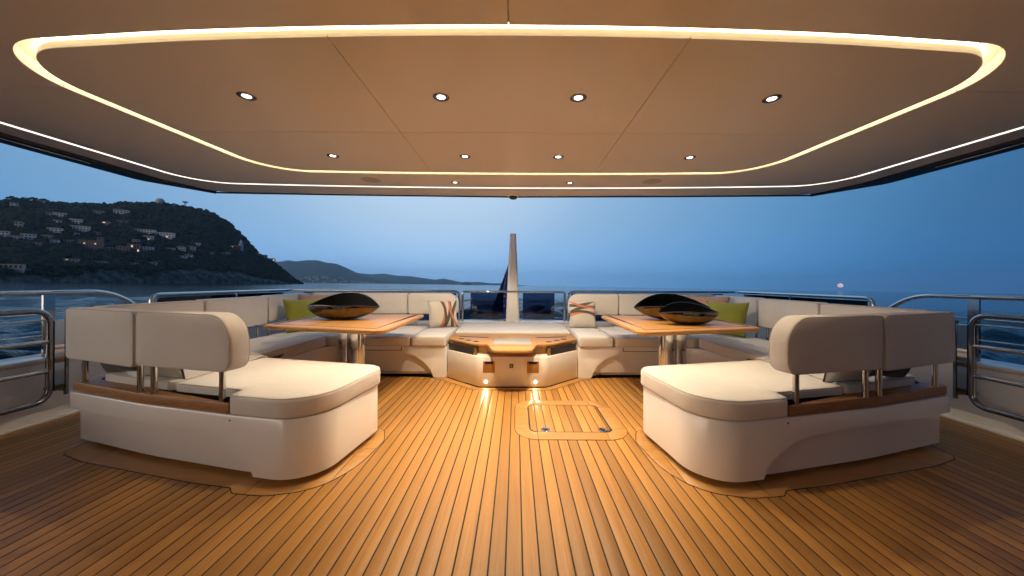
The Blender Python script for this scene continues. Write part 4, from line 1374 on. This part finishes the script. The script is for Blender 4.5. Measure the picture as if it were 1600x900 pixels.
tag(wood_, 'dense dark trees covering the headland', 'woodland', kind='stuff')

# umbrella pines standing out on the skyline
PINE_AT = ['leftmost', 'second from the left', 'third from the left', 'fourth from the left', 'fifth from the left', 'sixth from the left', 'just left of the radar dome', 'just right of the radar dome', 'midway between radar dome and lookout tower', 'beside the lookout tower']
for pi_, (x, sz_, nm) in enumerate(((9, 5, 'low'), (18, 8, 'broad'), (36, 6, 'round'), (49, 7, 'tall'), (64, 6.5, 'wide'), (95, 3.5, 'small'), (236, 4, 'dome'), (256, 5, 'dome'), (270, 5, 'dark'), (283, 4, 'tower'))):
    X, Y, Z = hill(x, .99); k = Y / 533.3
    root = empty('pine_tree'); root.matrix_world = SEA_M @ Matrix.Translation((X, Y, Z))
    tag(root, 'umbrella pine on the headland skyline, ' + PINE_AT[pi_], 'tree', 'skyline pines')
    hgt = sz_ * k * 1.1
    tube('trunk', [(0, 0, -2), (.4, .2, hgt * .3), (0, 0, hgt * .55)], .45, 'bark', root, 6)
    vv = []; ff = []; bs = 0
    for q in range(46):
        a_ = rng.uniform(0, 6.28); rr_ = math.sqrt(rng.uniform(0, 1)) * sz_ * k * .85
        r0 = rng.uniform(.16, .34) * sz_ * k * .7
        P = IV * (1 + rng.uniform(-.3, .3, (len(IV), 1))) * np.array([r0, r0, r0 * .6]) + np.array([rr_ * math.cos(a_), rr_ * math.sin(a_), hgt * .42 + rng.uniform(0, .55) * sz_ * k * (1 - (rr_ / (sz_ * k * .95)) ** 2)])
        vv.append(P); ff.append(IF + bs); bs += len(IV)
    np_mesh('crown', np.concatenate(vv), np.concatenate(ff), 'forest_leaf', root, False)

# distant ridges
def ridge(name, Y0, depth, skyl, label, seedz, rough_h, mat='far_land', shore_y=None):
    x0, x1 = skyl[0][0], skyl[-1][0]
    n_ = 160; V = []
    tt_ = [-.02, 0, .05, .12, .22, .34, .48, .62, .76, .90, 1.0, 1.15, 1.4, 1.7]
    for i in range(n_ + 1):
        x = x0 + (x1 - x0) * i / n_
        ax, sz_ = ray(x, interp(x, skyl))
        Yr = Y0 + depth
        H = max(0, SEA_EYE + sz_ * Yr)
        for t in tt_:
            Y = Y0 + depth * t
            p = max(0, t) ** .8 if t <= 1 else 1 - ((t - 1) / .7) ** 1.3 * .8
            X = ax * Y
            nz = noise.fractal(Vector((X * .0011, Y * .0011, seedz)), 1.0, 2.0, 5) * rough_h
            V.append((X, Y, H * p + nz * min(1, H / 60) * (p if t < .95 else .2) * 1.0 if t > 0 else -3))
    q = len(tt_)
    Fc = [(i * q + j, (i + 1) * q + j, (i + 1) * q + j + 1, i * q + j + 1) for i in range(n_) for j in range(q - 1)]
    o = np_mesh(name, sea_xf(V), Fc, mat)
    tag(o, label, kind='structure')
    return o
ridge('far_hill', 9000, 1500, [(425, 409), (440, 408.5), (450, 406.5), (462, 408.5), (478, 406.5), (495, 406.5), (510, 410), (526, 412), (540, 418), (556, 425.5), (575, 432), (592, 437.5), (612, 441), (632, 443.3)], 'blue hazy hill beyond the headland', 3, 34)
ridge('distant_ridge', 14000, 1800, [(430, 416), (470, 412), (520, 418), (560, 426.5), (580, 428.5), (600, 427.5), (620, 430.5), (640, 431), (665, 435), (680, 437), (693, 435), (705, 438), (722, 441), (745, 440.5), (765, 443), (790, 442.5), (806, 445), (830, 446.8)], 'faint blue mountain ridge on the horizon', 7, 60)
ridge('islet', 8600, 240, [(716, 446), (719, 444), (724, 441.3), (729, 440.3), (734, 441.5), (738, 444), (741, 446.3)], 'small dark islet on the horizon left of the mast', 11, 2)
# town along the foot of the far hill
VV = []; FF = []; bs = 0
for q in range(80):
    x = rng.uniform(466, 585); t = rng.uniform(.01, .30) ** 1.4 * (1 if x < 540 else .4)
    ax, sz_ = ray(x, interp(x, [(425, 409), (495, 406.5), (540, 418), (592, 437.5), (632, 443)]))
    H = SEA_EYE + sz_ * 10500
    Y = 9000 + 1500 * t; X = ax * Y
    w = rng.uniform(9, 22); h_ = rng.uniform(10, 24)
    z = H * t ** .8
    b_, f_ = boxv(X - w, X + w, Y - 25, Y, z - 6, z + h_)
    VV += b_; FF += [tuple(k + bs for k in u_) for u_ in f_]; bs += 8
tw = np_mesh('far_town', sea_xf(VV), FF, 'house_cream', None, False)
tag(tw, 'tiny pale buildings of a distant town at the foot of the far hill', 'town', kind='stuff')
# white boat far off
ax, _ = ray(564, 443)
root = empty('motor_boat'); root.matrix_world = SEA_M @ Matrix.Translation((ax * 2600, 2600, 0))
tag(root, 'tiny white boat on the water below the far hill', 'boat')
mesh_obj('hull', [(-11, -2, 0), (11, -2.5, 0), (11, 2.5, 0), (-11, 2, 0), (-14, 0, 3.2), (12, -3, 3), (12, 3, 3), (-9, -3, 3), (-9, 3, 3)], [(0, 1, 5, 7), (0, 7, 4), (3, 8, 6, 2), (3, 4, 8), (0, 4, 3), (1, 2, 6, 5), (7, 5, 6, 8), (4, 7, 8)], 'house_white', root, smooth=False)
V, Fc = boxv(-5, 8, -2, 2, 3, 6.5); mesh_obj('cabin', V, Fc, 'house_white', root, smooth=False)

# moon just above the horizon
ax, az = ray(1313, 446)
D = 60000.0
mo = bmesh.new(); bmesh.ops.create_uvsphere(mo, u_segments=32, v_segments=16, radius=math.hypot(1, ax) * D * .0046)
me = bpy.data.meshes.new('moon'); mo.to_mesh(me); mo.free(); me.materials.append(MATS['moon_glow'])
o = link(bpy.data.objects.new('moon', me)); o.location = SEA_M @ Vector((ax * D, D, SEA_EYE + az * D))
tag(o, 'pale pink full moon low over the sea', 'moon')

# ------------------------------------------------------------------ air
HAZE = 3.6e-5
m = bpy.data.materials.new('haze'); m.use_nodes = True
nt = m.node_tree; nt.nodes.remove(nt.nodes['Principled BSDF'])
pv = N(m, 'VolumePrincipled'); pv.inputs['Density'].default_value = HAZE; pv.inputs['Color'].default_value = (.58, .81, 1.0, 1); pv.inputs['Anisotropy'].default_value = .6
L(m, pv.outputs[0], nt.nodes['Material Output'].inputs['Volume'])
MATS['haze'] = m
V, Fc = boxv(-24500, 24500, -24500, 24500, -4.0, 900)
hz = mesh_obj('haze', sea_xf(V).tolist(), Fc, 'haze', None, smooth=False)
tag(hz, 'thin evening haze over the sea', kind='stuff')
